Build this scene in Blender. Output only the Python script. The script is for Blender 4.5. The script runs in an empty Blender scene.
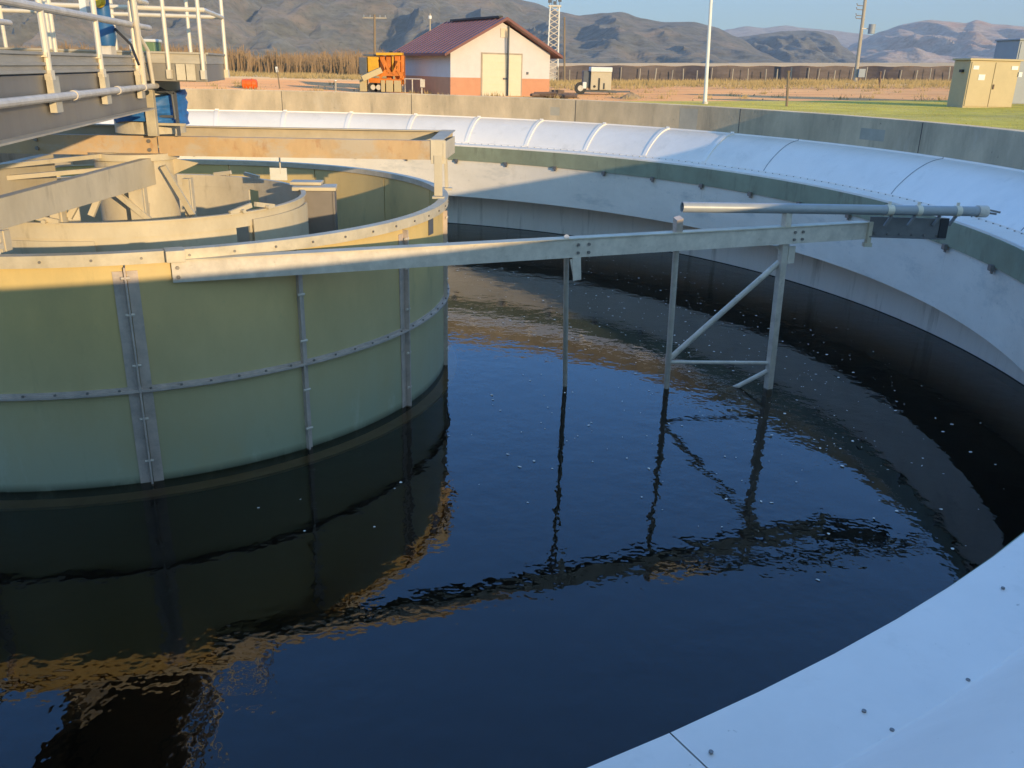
import bpy, math, random
from mathutils import Vector, Matrix, noise
random.seed(7)
S = bpy.context.scene
COL = S.collection
PI = math.pi
rad = math.radians

# ------------------------------------------------------------------ camera
F, PITCH, ROLL, EYE = 865.82, .3493, .0238, 4.0
CX, CY = -5.229, 11.787            # tank centre seen from the camera; the world origin is the tank centre, water is z = 0


def ray(px, py):
    x, y = px - 512, 384 - py
    c, s = math.cos(ROLL), math.sin(ROLL)
    x, y = c * x - s * y, s * x + c * y
    return Vector((x, F * math.cos(PITCH) + y * math.sin(PITCH), -F * math.sin(PITCH) + y * math.cos(PITCH)))


CAM = Vector((-CX, -CY, EYE))


def on_z(px, py, z):
    d = ray(px, py)
    return CAM + d * ((z - EYE) / d.z)


def on_y(px, py, y):
    d = ray(px, py)
    return CAM + d * ((y - CAM.y) / d.y)


def on_cyl(px, py, R, far=False):
    d = ray(px, py)
    a = d.x ** 2 + d.y ** 2
    b = d.x * CAM.x + d.y * CAM.y
    c = CAM.x ** 2 + CAM.y ** 2 - R * R
    D = math.sqrt(max(b * b - a * c, 0))
    return CAM + d * ((-b + (D if far else -D)) / a)


def bg(px, py, yc):                 # point at yc metres ahead of the camera
    return on_y(px, py, yc - CY)


def sm(x, a, b):
    t = min(1, max(0, (x - a) / (b - a)))
    return t * t * (3 - 2 * t)


def gh(x, y):                       # terrain height
    lat, yc = x + CX, y + CY
    lat = .5 * (lat + math.sqrt(lat * lat + 25)) - 1.2 if lat < 60 else lat
    return 2.25 + .0238 * max(lat, 0) * sm(yc, 15, 35)


def bgg(px, yc):                    # ground point under image column px
    py = 90
    for _ in range(6):
        p = bg(px, py, yc)
        g = gh(p.x, p.y)
        py -= (g - p.z) * F / yc / .94
    p.z = g
    return p


cam = bpy.data.cameras.new('camera')
cam.sensor_fit = 'HORIZONTAL'
cam.sensor_width = 36
cam.lens = 36 * F / 1024
cam.clip_start, cam.clip_end = .05, 40000
co = bpy.data.objects.new('camera', cam)
COL.objects.link(co)
o_ = ray(512, 384)
rv, uv, fv = ray(513, 384) - o_, ray(512, 383) - o_, o_.normalized()
m = Matrix.Identity(4)
for i in range(3):
    m[i][0], m[i][1], m[i][2], m[i][3] = rv[i], uv[i], -fv[i], CAM[i]
co.matrix_world = m
S.camera = co

HAZE = 9e-5
# ------------------------------------------------------------------ light
SUN_EL, SX, SY = 8.5, .545, -.839       # direction towards the sun
w = bpy.data.worlds.new('World')
S.world = w
w.use_nodes = True
nt = w.node_tree
sky = nt.nodes.new('ShaderNodeTexSky')
sky.sky_type = 'NISHITA'
sky.sun_disc = False
sky.sun_elevation = rad(SUN_EL)
sky.sun_rotation = math.atan2(SX, SY)
sky.altitude = 1600
sky.air_density = 1.0
sky.dust_density = .1
sky.ozone_density = 3.0
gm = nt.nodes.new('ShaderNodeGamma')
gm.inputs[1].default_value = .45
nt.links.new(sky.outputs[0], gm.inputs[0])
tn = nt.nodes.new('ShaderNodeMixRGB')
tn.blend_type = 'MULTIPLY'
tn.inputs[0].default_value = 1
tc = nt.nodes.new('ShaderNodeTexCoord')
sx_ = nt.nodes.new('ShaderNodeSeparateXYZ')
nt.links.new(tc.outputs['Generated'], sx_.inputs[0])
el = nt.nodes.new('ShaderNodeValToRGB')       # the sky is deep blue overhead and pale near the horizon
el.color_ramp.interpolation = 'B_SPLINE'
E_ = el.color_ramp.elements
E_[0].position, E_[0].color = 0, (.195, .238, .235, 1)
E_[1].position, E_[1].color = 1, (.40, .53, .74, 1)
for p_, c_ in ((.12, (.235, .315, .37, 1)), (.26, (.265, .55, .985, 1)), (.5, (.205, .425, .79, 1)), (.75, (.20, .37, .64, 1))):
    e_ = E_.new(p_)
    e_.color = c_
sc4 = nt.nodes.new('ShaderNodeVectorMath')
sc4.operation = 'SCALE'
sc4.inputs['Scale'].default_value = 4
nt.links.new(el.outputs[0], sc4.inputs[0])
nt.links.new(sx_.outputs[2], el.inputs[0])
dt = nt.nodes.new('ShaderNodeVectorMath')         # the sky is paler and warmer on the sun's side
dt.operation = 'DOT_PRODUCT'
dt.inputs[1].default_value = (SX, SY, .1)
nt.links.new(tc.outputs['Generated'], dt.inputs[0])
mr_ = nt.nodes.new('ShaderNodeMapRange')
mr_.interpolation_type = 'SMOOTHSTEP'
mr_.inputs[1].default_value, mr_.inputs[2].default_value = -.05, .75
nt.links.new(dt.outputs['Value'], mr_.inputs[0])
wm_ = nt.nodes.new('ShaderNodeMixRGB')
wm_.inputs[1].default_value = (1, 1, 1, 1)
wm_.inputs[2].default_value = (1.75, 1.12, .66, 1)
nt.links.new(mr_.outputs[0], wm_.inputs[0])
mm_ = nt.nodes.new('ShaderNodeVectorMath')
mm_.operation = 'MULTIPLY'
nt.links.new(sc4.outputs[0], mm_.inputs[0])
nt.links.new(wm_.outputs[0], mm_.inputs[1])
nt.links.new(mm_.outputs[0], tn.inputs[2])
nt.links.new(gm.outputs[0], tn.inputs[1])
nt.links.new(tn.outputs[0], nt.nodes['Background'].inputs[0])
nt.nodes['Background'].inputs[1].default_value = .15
sl = bpy.data.lights.new('sun', 'SUN')
sl.energy = 2.2
sl.angle = rad(.5)
sl.color = (1, .745, .41)
so = bpy.data.objects.new('sun', sl)
COL.objects.link(so)
ce = math.cos(rad(SUN_EL))
so.rotation_euler = Vector((SX * ce, SY * ce, math.sin(rad(SUN_EL)))).to_track_quat('Z', 'Y').to_euler()
so.location = (20, -30, 30)
S.view_settings.view_transform = 'Standard'
S.view_settings.look = 'None'
S.view_settings.exposure = 1.0
S.view_settings.gamma = 1


# ------------------------------------------------------------------ materials
def lin(c):
    return tuple(c) + (1,)


def mat(name, base, rough=.6, metal=0., var=.15, scale=3., dark=None, stain=.0, stain_scale=1.2, stretch=(1, 1, 1),
        bump=.0, bump_scale=40., grad=None, spec=.5, extra=()):
    M = bpy.data.materials.new(name)
    M.use_nodes = True
    t = M.node_tree
    N, L = t.nodes, t.links
    bs = N['Principled BSDF']
    geo = N.new('ShaderNodeNewGeometry')
    mp = N.new('ShaderNodeMapping')
    mp.inputs['Scale'].default_value = stretch
    L.new(geo.outputs['Position'], mp.inputs[0])
    n1 = N.new('ShaderNodeTexNoise')
    n1.inputs['Scale'].default_value = scale
    n1.inputs['Detail'].default_value = 6
    n1.inputs['Roughness'].default_value = .65
    L.new(mp.outputs[0], n1.inputs[0])
    cr = N.new('ShaderNodeValToRGB')
    cr.color_ramp.elements[0].position = .3
    cr.color_ramp.elements[1].position = .7
    cr.color_ramp.elements[0].color = lin([c * (1 - var) for c in base])
    cr.color_ramp.elements[1].color = lin([min(c * (1 + var), .95) for c in base])
    L.new(n1.outputs[0], cr.inputs[0])
    out = cr.outputs[0]
    if grad:                         # (z0, z1, colour) : blends to that colour towards z0
        sep = N.new('ShaderNodeSeparateXYZ')
        L.new(geo.outputs['Position'], sep.inputs[0])
        mr = N.new('ShaderNodeMapRange')
        mr.inputs[1].default_value, mr.inputs[2].default_value = grad[1], grad[0]
        L.new(sep.outputs[2], mr.inputs[0])
        mx = N.new('ShaderNodeMixRGB')
        mx.inputs[2].default_value = lin(grad[2])
        L.new(mr.outputs[0], mx.inputs[0])
        L.new(out, mx.inputs[1])
        out = mx.outputs[0]
    if dark and stain:
        n2 = N.new('ShaderNodeTexNoise')
        n2.inputs['Scale'].default_value = stain_scale
        n2.inputs['Detail'].default_value = 8
        n2.inputs['Roughness'].default_value = .7
        L.new(mp.outputs[0], n2.inputs[0])
        r2 = N.new('ShaderNodeValToRGB')
        r2.color_ramp.elements[0].position = .48
        r2.color_ramp.elements[1].position = .72
        r2.color_ramp.elements[1].color = (stain, stain, stain, 1)
        L.new(n2.outputs[0], r2.inputs[0])
        mx = N.new('ShaderNodeMixRGB')
        mx.inputs[2].default_value = lin(dark)
        L.new(r2.outputs[0], mx.inputs[0])
        L.new(out, mx.inputs[1])
        out = mx.outputs[0]
    for (c_, amt, sc, lo, hi, st, zz) in extra:      # stains of their own shape; zz limits them to a height band
        m2 = N.new('ShaderNodeMapping')
        m2.inputs['Scale'].default_value = st
        m2.inputs['Location'].default_value = (sc * 3.7, amt * 9, 1.3)
        L.new(geo.outputs['Position'], m2.inputs[0])
        n4 = N.new('ShaderNodeTexNoise')
        n4.inputs['Scale'].default_value = sc
        n4.inputs['Detail'].default_value = 9
        n4.inputs['Roughness'].default_value = .68
        L.new(m2.outputs[0], n4.inputs[0])
        m4 = N.new('ShaderNodeMapRange')
        m4.inputs[1].default_value, m4.inputs[2].default_value = lo, hi
        m4.inputs[4].default_value = amt
        L.new(n4.outputs[0], m4.inputs[0])
        fac = m4.outputs[0]
        if zz:
            sp = N.new('ShaderNodeSeparateXYZ')
            L.new(geo.outputs['Position'], sp.inputs[0])
            mz = N.new('ShaderNodeMapRange')
            mz.inputs[1].default_value, mz.inputs[2].default_value = zz[1], zz[0]
            L.new(sp.outputs[2], mz.inputs[0])
            mu = N.new('ShaderNodeMath')
            mu.operation = 'MULTIPLY'
            L.new(fac, mu.inputs[0])
            L.new(mz.outputs[0], mu.inputs[1])
            fac = mu.outputs[0]
        mx = N.new('ShaderNodeMixRGB')
        mx.inputs[2].default_value = lin(c_)
        L.new(fac, mx.inputs[0])
        L.new(out, mx.inputs[1])
        out = mx.outputs[0]
    L.new(out, bs.inputs['Base Color'])
    bs.inputs['Roughness'].default_value = rough
    if rough >= .9:
        bs.inputs['Diffuse Roughness'].default_value = 1
    bs.inputs['Metallic'].default_value = metal
    bs.inputs['Specular IOR Level'].default_value = spec
    if bump:
        n3 = N.new('ShaderNodeTexNoise')
        n3.inputs['Scale'].default_value = bump_scale
        n3.inputs['Detail'].default_value = 5
        L.new(geo.outputs['Position'], n3.inputs[0])
        b = N.new('ShaderNodeBump')
        b.inputs['Strength'].default_value = bump
        b.inputs['Distance'].default_value = .02
        L.new(n3.outputs[0], b.inputs['Height'])
        L.new(b.outputs[0], bs.inputs['Normal'])
    return M


concrete = mat('concrete', (.56, .455, .31), .9, var=.22, scale=1.6, dark=(.40, .33, .22), stain=.75, stain_scale=.9,
               stretch=(1, 1, .45), bump=.35, bump_scale=22, extra=[((.20, .17, .125), .5, 2.6, .54, .72, (1, 1, .12), None), ((.60, .53, .42), .6, 1.1, .58, .74, (1, 1, .5), None), ((.12, .10, .08), .8, 9, .66, .74, (1, 1, 1), None)])
launder_m = mat('painted_concrete', (.80, .72, .60), .75, var=.07, scale=.8, dark=(.64, .57, .45), stain=.5, stain_scale=.55,
                stretch=(1, 1, 2.2), bump=.08, extra=[((.34, .36, .33), .55, .9, .55, .72, (1, 1, 2.5), None), ((.40, .31, .19), .6, 5, .60, .74, (1, 1, .08), (2.2, .9)), ((.30, .27, .22), .5, 14, .62, .72, (1, 1, 1), None)])
lower_m = mat('bare_lower_concrete', (.86, .78, .66), .85, var=.08, scale=1.2, dark=(.62, .56, .46), stain=.6, stain_scale=1.2,
              stretch=(1.4, 1.4, .3), bump=.1, extra=[((.30, .24, .15), .6, 4, .55, .72, (1, 1, .1), None)])
cover_m = mat('white_gelcoat', (.90, .82, .72), .38, var=.025, scale=2.5, dark=(.76, .70, .62), stain=.35, stain_scale=1.1, extra=[((.52, .47, .38), .4, 2.2, .58, .76, (1, 1, 1), None), ((.30, .26, .2), .8, 22, .68, .74, (1, 1, 1), None), ((.66, .6, .52), .4, .6, .48, .7, (1, 1, 1), None)])
rib_m = mat('white_rib', (.90, .83, .74), .4, var=.02)
weir_m = mat('weir_fibreglass', (.27, .30, .20), .55, var=.14, scale=2.0, dark=(.2, .2, .12), stain=.6, stain_scale=1.2, extra=[((.13, .12, .08), .7, 3.5, .55, .7, (1, 1, .2), None)])
frp = mat('green_fibreglass', (.68, .50, .215), .5, var=.10, scale=.9, dark=(.46, .36, .165), stain=.5, stain_scale=.7,
          stretch=(1, 1, .5), grad=(.0, 1.7, (.36, .40, .27)), bump=.03, bump_scale=8, extra=[((.62, .66, .52), .45, 2.4, .60, .76, (1, 1, .35), (.1, 1.1)), ((.20, .19, .11), .5, 1.6, .56, .75, (1, 1, .25), None), ((.09, .10, .06), .9, 3, .2, .5, (1, 1, .5), (.0, .09)), ((.5, .42, .2), .4, 8, .62, .72, (1, 1, 1), None)])
frp_b = mat('green_fibreglass_faded', (.70, .51, .20), .5, var=.10, scale=.9, dark=(.46, .36, .165), stain=.5, stain_scale=.7,
          stretch=(1, 1, .5), grad=(.0, 1.7, (.40, .43, .30)), bump=.03, bump_scale=8, extra=[((.62, .66, .52), .45, 2.4, .60, .76, (1, 1, .35), (.1, 1.1)), ((.20, .19, .11), .5, 1.6, .56, .75, (1, 1, .25), None), ((.09, .10, .06), .9, 3, .2, .5, (1, 1, .5), (.0, .09)), ((.5, .42, .2), .4, 8, .62, .72, (1, 1, 1), None)])
frp_c = mat('green_fibreglass_stained', (.60, .445, .165), .5, var=.10, scale=.9, dark=(.46, .36, .165), stain=.5, stain_scale=.7,
          stretch=(1, 1, .5), grad=(.0, 1.7, (.33, .375, .25)), bump=.03, bump_scale=8, extra=[((.62, .66, .52), .45, 2.4, .60, .76, (1, 1, .35), (.1, 1.1)), ((.20, .19, .11), .5, 1.6, .56, .75, (1, 1, .25), None), ((.09, .10, .06), .9, 3, .2, .5, (1, 1, .5), (.0, .09)), ((.5, .42, .2), .4, 8, .62, .72, (1, 1, 1), None)])
rim_m = mat('rim_steel', (.60, .52, .38), .55, .1, var=.14, scale=5, dark=(.36, .31, .22), stain=.5, stain_scale=4)
galv = mat('galvanised_steel', (.66, .58, .48), .5, .0, var=.16, scale=7, dark=(.50, .44, .36), stain=.6, stain_scale=4, extra=[((.36, .30, .22), .6, 9, .60, .72, (1, 1, 1), None)])
flange_m = mat('flange_steel', (.54, .44, .37), .6, 0, var=.14, scale=8, dark=(.2, .19, .18), stain=.5, stain_scale=5)
cream = mat('cream_steel', (.62, .53, .38), .6, 0, var=.10, scale=2.2, dark=(.47, .38, .25), stain=.55, stain_scale=1.7,
            stretch=(1, 1, .6), bump=.05, extra=[((.30, .24, .16), .6, 3.4, .58, .72, (1, 1, .3), None), ((.62, .56, .45), .5, 1.4, .55, .72, (1, 1, 1), None)])
rusty = mat('rusty_beam', (.54, .36, .19), .65, 0, var=.2, scale=1.3, dark=(.43, .33, .22), stain=.85, stain_scale=1.1,
            stretch=(1, 1, .5), bump=.05, extra=[((.50, .42, .32), .8, 1.7, .5, .62, (1, 1, 1.6), None), ((.42, .2, .08), .6, 5, .58, .7, (1, 1, .6), None)])
beamtop = mat('dusty_steel', (.50, .42, .31), .8, 0, var=.15, scale=2.5)
darkm = mat('dark_rubber', (.03, .03, .032), .6, var=.2)
bolt_m = mat('bolt_steel', (.25, .23, .21), .5, .6, var=.2, scale=30)
alu = mat('aluminium_rail', (.80, .70, .54), .42, .25, var=.06, scale=6)
walk = mat('walkway_steel', (.27, .245, .21), .45, .45, var=.16, scale=1.5, dark=(.36, .31, .22), stain=.6, stain_scale=1.6,
           stretch=(1, 1, .15))
walk2 = mat('toe_board', (.44, .39, .31), .5, .3, var=.14, scale=3, stretch=(1, 1, 4))
blue_t = mat('blue_tarp', (.03, .16, .46), .5, var=.25, scale=6)
blue_p = mat('blue_paint', (.03, .13, .30), .45, var=.1)
yellow = mat('yellow_paint', (.75, .48, .02), .45, var=.1)
green_p = mat('green_paint', (.16, .25, .12), .5, var=.1)
white_p = mat('white_paint', (.78, .77, .72), .5, var=.05)
stucco = mat('stucco', (.72, .68, .675), .9, var=.04, scale=2, bump=.1)
terra = mat('terracotta_paint', (.66, .35, .21), .9, var=.06, scale=2, bump=.1)
door_m = mat('cream_door', (.68, .60, .44), .55, var=.03)
trim_m = mat('cream_trim', (.70, .58, .45), .7, var=.04)
roof_m = mat('red_metal_roof', (.19, .075, .068), .5, .1, var=.12, scale=.8)
orange = mat('orange_paint', (.68, .20, .02), .5, var=.2, scale=1.5, dark=(.4, .13, .03), stain=.5)
orange_y = mat('amber_paint', (.72, .38, .02), .5, var=.15)
orange_v = mat('orange_plastic', (.85, .13, .01), .45, var=.08)
grey_p = mat('grey_paint', (.10, .11, .13), .5, var=.15)
tan_box = mat('tan_cabinet', (.52, .41, .22), .55, var=.05, scale=2, dark=(.42, .33, .18), stain=.4)
grey_box = mat('grey_cabinet', (.30, .33, .36), .55, var=.05)
wood = mat('weathered_wood', (.26, .19, .12), .85, var=.25, scale=2, stretch=(6, 6, .5))
wood_g = mat('grey_wood', (.42, .36, .28), .85, var=.2, scale=2, stretch=(6, 6, .5))
rustp = mat('rust', (.17, .11, .08), .8, var=.25)
gravel_m = mat('spoil', (.36, .27, .18), .95, var=.25, scale=3)
foam_m = mat('foam', (.80, .76, .66), .8, var=.15, scale=20)
brush_m = mat('dry_twigs', (.34, .225, .125), .9, var=.4, scale=.25)
straw_m = mat('dry_straw', (.46, .34, .16), .9, var=.35, scale=.3)
grass_m = mat('green_blades', (.45, .39, .05), .8, var=.35, scale=.8)
lawn_m = mat('lawn_turf', (.45, .385, .05), .95, var=.3, scale=.5, dark=(.40, .34, .13), stain=.7, stain_scale=.3, bump=1, bump_scale=9, extra=[((.46, .37, .17), .7, .8, .58, .7, (1, 1, 1), None), ((.22, .24, .03), .6, .35, .55, .7, (1, 1, 1), None)])
screen_m = mat('fence_screen', (.125, .10, .098), .85, var=.25, scale=.35, stretch=(1, 1, 6))
lens_m = mat('reflector', (.5, .5, .5), .3, .5)


def ground_mat():
    M = mat('dirt', (.66, .33, .12), .95, var=.18, scale=.12, dark=(.70, .43, .19), stain=.8, stain_scale=.05, bump=1, bump_scale=2.5,
            extra=[((.38, .20, .09), .55, .22, .5, .66, (.12, 1.3, 1), None), ((.50, .38, .18), .7, .5, .58, .7, (1, 1, 1), None)])
    t = M.node_tree
    N, L = t.nodes, t.links
    bs = N['Principled BSDF']
    src = bs.inputs['Base Color'].links[0].from_socket
    geo = N.new('ShaderNodeNewGeometry')
    sep = N.new('ShaderNodeSeparateXYZ')
    L.new(geo.outputs['Position'], sep.inputs[0])
    nz = N.new('ShaderNodeTexNoise')
    nz.inputs['Scale'].default_value = .03
    nz.inputs['Detail'].default_value = 6
    L.new(geo.outputs['Position'], nz.inputs[0])
    ad = N.new('ShaderNodeMath')
    ad.operation = 'MULTIPLY_ADD'
    ad.inputs[1].default_value = 30
    L.new(nz.outputs[0], ad.inputs[0])
    L.new(sep.outputs[1], ad.inputs[2])
    mr = N.new('ShaderNodeMapRange')
    mr.inputs[1].default_value, mr.inputs[2].default_value = 100, 122
    L.new(ad.outputs[0], mr.inputs[0])
    cr = N.new('ShaderNodeValToRGB')
    cr.color_ramp.elements[0].position, cr.color_ramp.elements[1].position = .35, .65
    cr.color_ramp.elements[0].color = (.54, .40, .21, 1)
    cr.color_ramp.elements[1].color = (.66, .51, .29, 1)
    n2 = N.new('ShaderNodeTexNoise')
    n2.inputs['Scale'].default_value = .02
    n2.inputs['Detail'].default_value = 9
    L.new(geo.outputs['Position'], n2.inputs[0])
    L.new(n2.outputs[0], cr.inputs[0])
    mx = N.new('ShaderNodeMixRGB')
    L.new(mr.outputs[0], mx.inputs[0])
    L.new(src, mx.inputs[1])
    L.new(cr.outputs[0], mx.inputs[2])
    L.new(mx.outputs[0], bs.inputs['Base Color'])
    return M


def hill_mat(name, a, b, patch, amt, scale):
    M = mat(name, a, .95, var=.36, scale=scale * 8, dark=patch, stain=amt, stain_scale=scale * 2.2, stretch=(1, 1, 3.0), bump=.5, bump_scale=scale * 7,
            extra=[([c_ * .45 for c_ in a], .75, scale * 30, .55, .66, (1, 1, 1), None), ([c_ * 1.5 for c_ in a], .6, scale * 5, .58, .68, (1, 1, 4), None)])
    for n_ in M.node_tree.nodes:
        if n_.type == 'BUMP':
            n_.inputs['Distance'].default_value = .06 / scale
    return M


def water_mat():
    M = bpy.data.materials.new('dark_water')
    M.use_nodes = True
    t = M.node_tree
    N, L = t.nodes, t.links
    N.clear()
    out = N.new('ShaderNodeOutputMaterial')
    geo = N.new('ShaderNodeNewGeometry')
    gl = N.new('ShaderNodeBsdfGlossy')
    gl.inputs['Roughness'].default_value = .012
    tr = N.new('ShaderNodeBsdfTransparent')
    tr.inputs[0].default_value = (.55, .52, .40, 1)
    fr = N.new('ShaderNodeFresnel')
    fr.inputs[0].default_value = 1.6
    mx = N.new('ShaderNodeMixShader')
    n1 = N.new('ShaderNodeTexNoise')
    n1.inputs['Scale'].default_value = 3.0
    n1.inputs['Detail'].default_value = 3
    n1.inputs['Roughness'].default_value = .55
    n2 = N.new('ShaderNodeTexNoise')
    n2.inputs['Scale'].default_value = .35
    n2.inputs['Detail'].default_value = 2
    L.new(geo.outputs['Position'], n1.inputs[0])
    L.new(geo.outputs['Position'], n2.inputs[0])
    # calm patches and rippled patches
    mr = N.new('ShaderNodeMapRange')
    mr.inputs[1].default_value, mr.inputs[2].default_value = .35, .65
    mr.inputs[3].default_value, mr.inputs[4].default_value = .35, 1.0
    L.new(n2.outputs[0], mr.inputs[0])
    ml = N.new('ShaderNodeMath')
    ml.operation = 'MULTIPLY'
    L.new(n1.outputs[0], ml.inputs[0])
    L.new(mr.outputs[0], ml.inputs[1])
    b = N.new('ShaderNodeBump')
    b.inputs['Strength'].default_value = 1
    b.inputs['Distance'].default_value = .0078
    L.new(ml.outputs[0], b.inputs['Height'])
    L.new(b.outputs[0], gl.inputs['Normal'])
    L.new(b.outputs[0], fr.inputs['Normal'])
    L.new(fr.outputs[0], mx.inputs[0])
    L.new(tr.outputs[0], mx.inputs[1])
    L.new(gl.outputs[0], mx.inputs[2])
    L.new(mx.outputs[0], out.inputs[0])
    return M


# ------------------------------------------------------------------ mesh builder
class MB:
    def __init__(s):
        s.v, s.f = [], []

    def add(s, vs, fs):
        n = len(s.v)
        s.v += [tuple(v) for v in vs]
        s.f += [tuple(i + n for i in f) for f in fs]
        return s

    def box(s, c, size, rz=0., rot=None):
        R = rot if rot is not None else Matrix.Rotation(rz, 3, 'Z')
        vs = [Vector(c) + R @ Vector((sx * size[0] / 2, sy * size[1] / 2, sz * size[2] / 2))
              for sx in (-1, 1) for sy in (-1, 1) for sz in (-1, 1)]
        return s.add(vs, [(0, 1, 3, 2), (4, 6, 7, 5), (0, 4, 5, 1), (2, 3, 7, 6), (0, 2, 6, 4), (1, 5, 7, 3)])

    def bar(s, p0, p1, wd, ht, up=(0, 0, 1)):          # wd sideways, ht along up
        p0, p1 = Vector(p0), Vector(p1)
        d = (p1 - p0).normalized()
        u = Vector(up)
        sd = d.cross(u)
        if sd.length < 1e-4:
            sd = d.cross(Vector((0, 1, 0)))
        sd.normalize()
        u = sd.cross(d).normalized()
        vs = [p + sd * (a * wd / 2) + u * (b * ht / 2) for p in (p0, p1) for a, b in ((-1, -1), (1, -1), (1, 1), (-1, 1))]
        return s.add(vs, [(0, 3, 2, 1), (4, 5, 6, 7), (0, 1, 5, 4), (1, 2, 6, 5), (2, 3, 7, 6), (3, 0, 4, 7)])

    def channel(s, p0, p1, dep, fl, th, side, up=(0, 0, 1)):   # C section: web with two flanges towards side
        p0, p1 = Vector(p0), Vector(p1)
        d = (p1 - p0).normalized()
        u = Vector(up)
        sd = d.cross(u).normalized() * side
        u = (u - d * u.dot(d)).normalized()
        s.bar(p0, p1, th, dep, up)
        for k in (-1, 1):
            o = u * (k * (dep / 2 - th / 2 - .0005)) + sd * (fl / 2 + th / 2 - .0005)
            s.bar(p0 + o, p1 + o, fl, th, up)
        return s

    def tube(s, pts, r, n=10, cap=True):
        pts = [Vector(p) for p in pts]
        rings = []
        for i, p in enumerate(pts):
            d = (pts[min(i + 1, len(pts) - 1)] - pts[max(i - 1, 0)]).normalized()
            a = d.cross(Vector((0, 0, 1)))
            if a.length < 1e-3:
                a = d.cross(Vector((1, 0, 0)))
            a.normalize()
            b = d.cross(a)
            rr = r[i] if isinstance(r, (list, tuple)) else r
            rings.append([p + (a * math.cos(2 * PI * k / n) + b * math.sin(2 * PI * k / n)) * rr for k in range(n)])
        vs = [v for ring in rings for v in ring]
        fs = []
        for i in range(len(rings) - 1):
            for k in range(n):
                k2 = (k + 1) % n
                fs.append((i * n + k, i * n + k2, (i + 1) * n + k2, (i + 1) * n + k))
        if cap:
            fs.append(tuple(range(n - 1, -1, -1)))
            fs.append(tuple((len(rings) - 1) * n + k for k in range(n)))
        return s.add(vs, fs)

    def arc(s, prof, a0, a1, n, closed=True):          # profile [(r, z)] swept about the z axis, degrees
        full = abs(a1 - a0) >= 359.99
        m_ = n if full else n + 1
        vs, fs = [], []
        P = len(prof)
        for i in range(m_):
            a = rad(a0 + (a1 - a0) * i / n)
            for r, z in prof:
                vs.append((r * math.cos(a), r * math.sin(a), z))
        for i in range(n):
            j = (i + 1) % m_
            for k in range(P if closed else P - 1):
                k2 = (k + 1) % P
                fs.append((i * P + k, j * P + k, j * P + k2, i * P + k2))
        if closed and not full:
            fs.append(tuple(range(P)))
            fs.append(tuple(n * P + k for k in range(P - 1, -1, -1)))
        return s.add(vs, fs)

    def prism(s, poly, off):                            # polygon (3-D points) pushed along off
        off = Vector(off)
        n = len(poly)
        vs = [Vector(p) for p in poly] + [Vector(p) + off for p in poly]
        fs = [tuple(range(n - 1, -1, -1)), tuple(range(n, 2 * n))] + [(i, (i + 1) % n, (i + 1) % n + n, i + n) for i in range(n)]
        return s.add(vs, fs)

    def build(s, name, m_, parent=None, smooth=False, bevel=0., kind=None, loc=None, up=False):
        me = bpy.data.meshes.new(name)
        vs = s.v
        if loc is not None:
            vs = [tuple(Vector(v) - Vector(loc)) for v in vs]
        me.from_pydata(vs, [], s.f)
        me.materials.append(m_)
        o = bpy.data.objects.new(name, me)
        COL.objects.link(o)
        if loc is not None:
            o.location = loc
        if parent:
            par(o, parent)
        me.validate()
        import bmesh
        b = bmesh.new()
        b.from_mesh(me)
        bmesh.ops.recalc_face_normals(b, faces=b.faces)
        if up:
            for f_ in b.faces:
                if f_.normal.z < 0:
                    f_.normal_flip()
        b.to_mesh(me)
        b.free()
        if smooth:
            me.polygons.foreach_set('use_smooth', [True] * len(me.polygons))
            me.set_sharp_from_angle(angle=rad(35))
        if bevel:
            bv = o.modifiers.new('bevel', 'BEVEL')
            bv.width = bevel
            bv.segments = 2
            bv.limit_method = 'ANGLE'
        if kind:
            o['kind'] = kind
        return o


def absorb(o, mb, m_):                  # bolts and screws become part of the mesh they sit on
    import bmesh
    me = o.data
    me.materials.append(m_)
    mi = len(me.materials) - 1
    b = bmesh.new()
    b.from_mesh(me)
    vv = [b.verts.new(v) for v in mb.v]
    nf = [b.faces.new([vv[i] for i in f]) for f in mb.f]
    bmesh.ops.recalc_face_normals(b, faces=nf)
    for f in nf:
        f.material_index = mi
    b.to_mesh(me)
    b.free()


def par(o, p):
    def wm(q):
        M = q.matrix_basis.copy()
        return wm(q.parent) @ q.matrix_parent_inverse @ M if q.parent else M
    o.parent = p
    o.matrix_parent_inverse = wm(p).inverted()


def thing(name, label, cat, loc=(0, 0, 0), group=None):
    o = bpy.data.objects.new(name, None)
    o.empty_display_size = .2
    COL.objects.link(o)
    o.location = loc
    o['label'], o['category'] = label, cat
    if group:
        o['group'] = group
    return o


def tag(o, label, cat, group=None):
    o['label'], o['category'] = label, cat
    if group:
        o['group'] = group
    return o


def copy_tree(o, parent=None):
    c = o.copy()
    COL.objects.link(c)
    if parent:
        c.parent = parent
    for ch in list(o.children):
        copy_tree(ch, c)
    return c


def cyl(r, a, z):
    return Vector((r * math.cos(rad(a)), r * math.sin(rad(a)), z))


# ------------------------------------------------------------------ setting: ground, lawn, water, mountains
RI, RO, RT = 12.52, 12.83, 12.383
rs = [12.7, 14, 17, 21, 27, 35, 45, 60, 80, 110, 150, 220, 350, 600, 1100, 2000, 3200]
vs, fs, NA = [], [], 144
for r in rs:
    for k in range(NA):
        a = 2 * PI * k / NA
        x, y = r * math.cos(a), r * math.sin(a)
        vs.append((x, y, gh(x, y) + (noise.noise(Vector((x * .15, y * .15, 0))) * .05 if r > 25 else 0)))
for i in range(len(rs) - 1):
    for k in range(NA):
        k2 = (k + 1) % NA
        fs.append((i * NA + k, i * NA + k2, (i + 1) * NA + k2, (i + 1) * NA + k))
MB().add(vs, fs).build('ground', ground_mat(), kind='structure', smooth=True)

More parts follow.
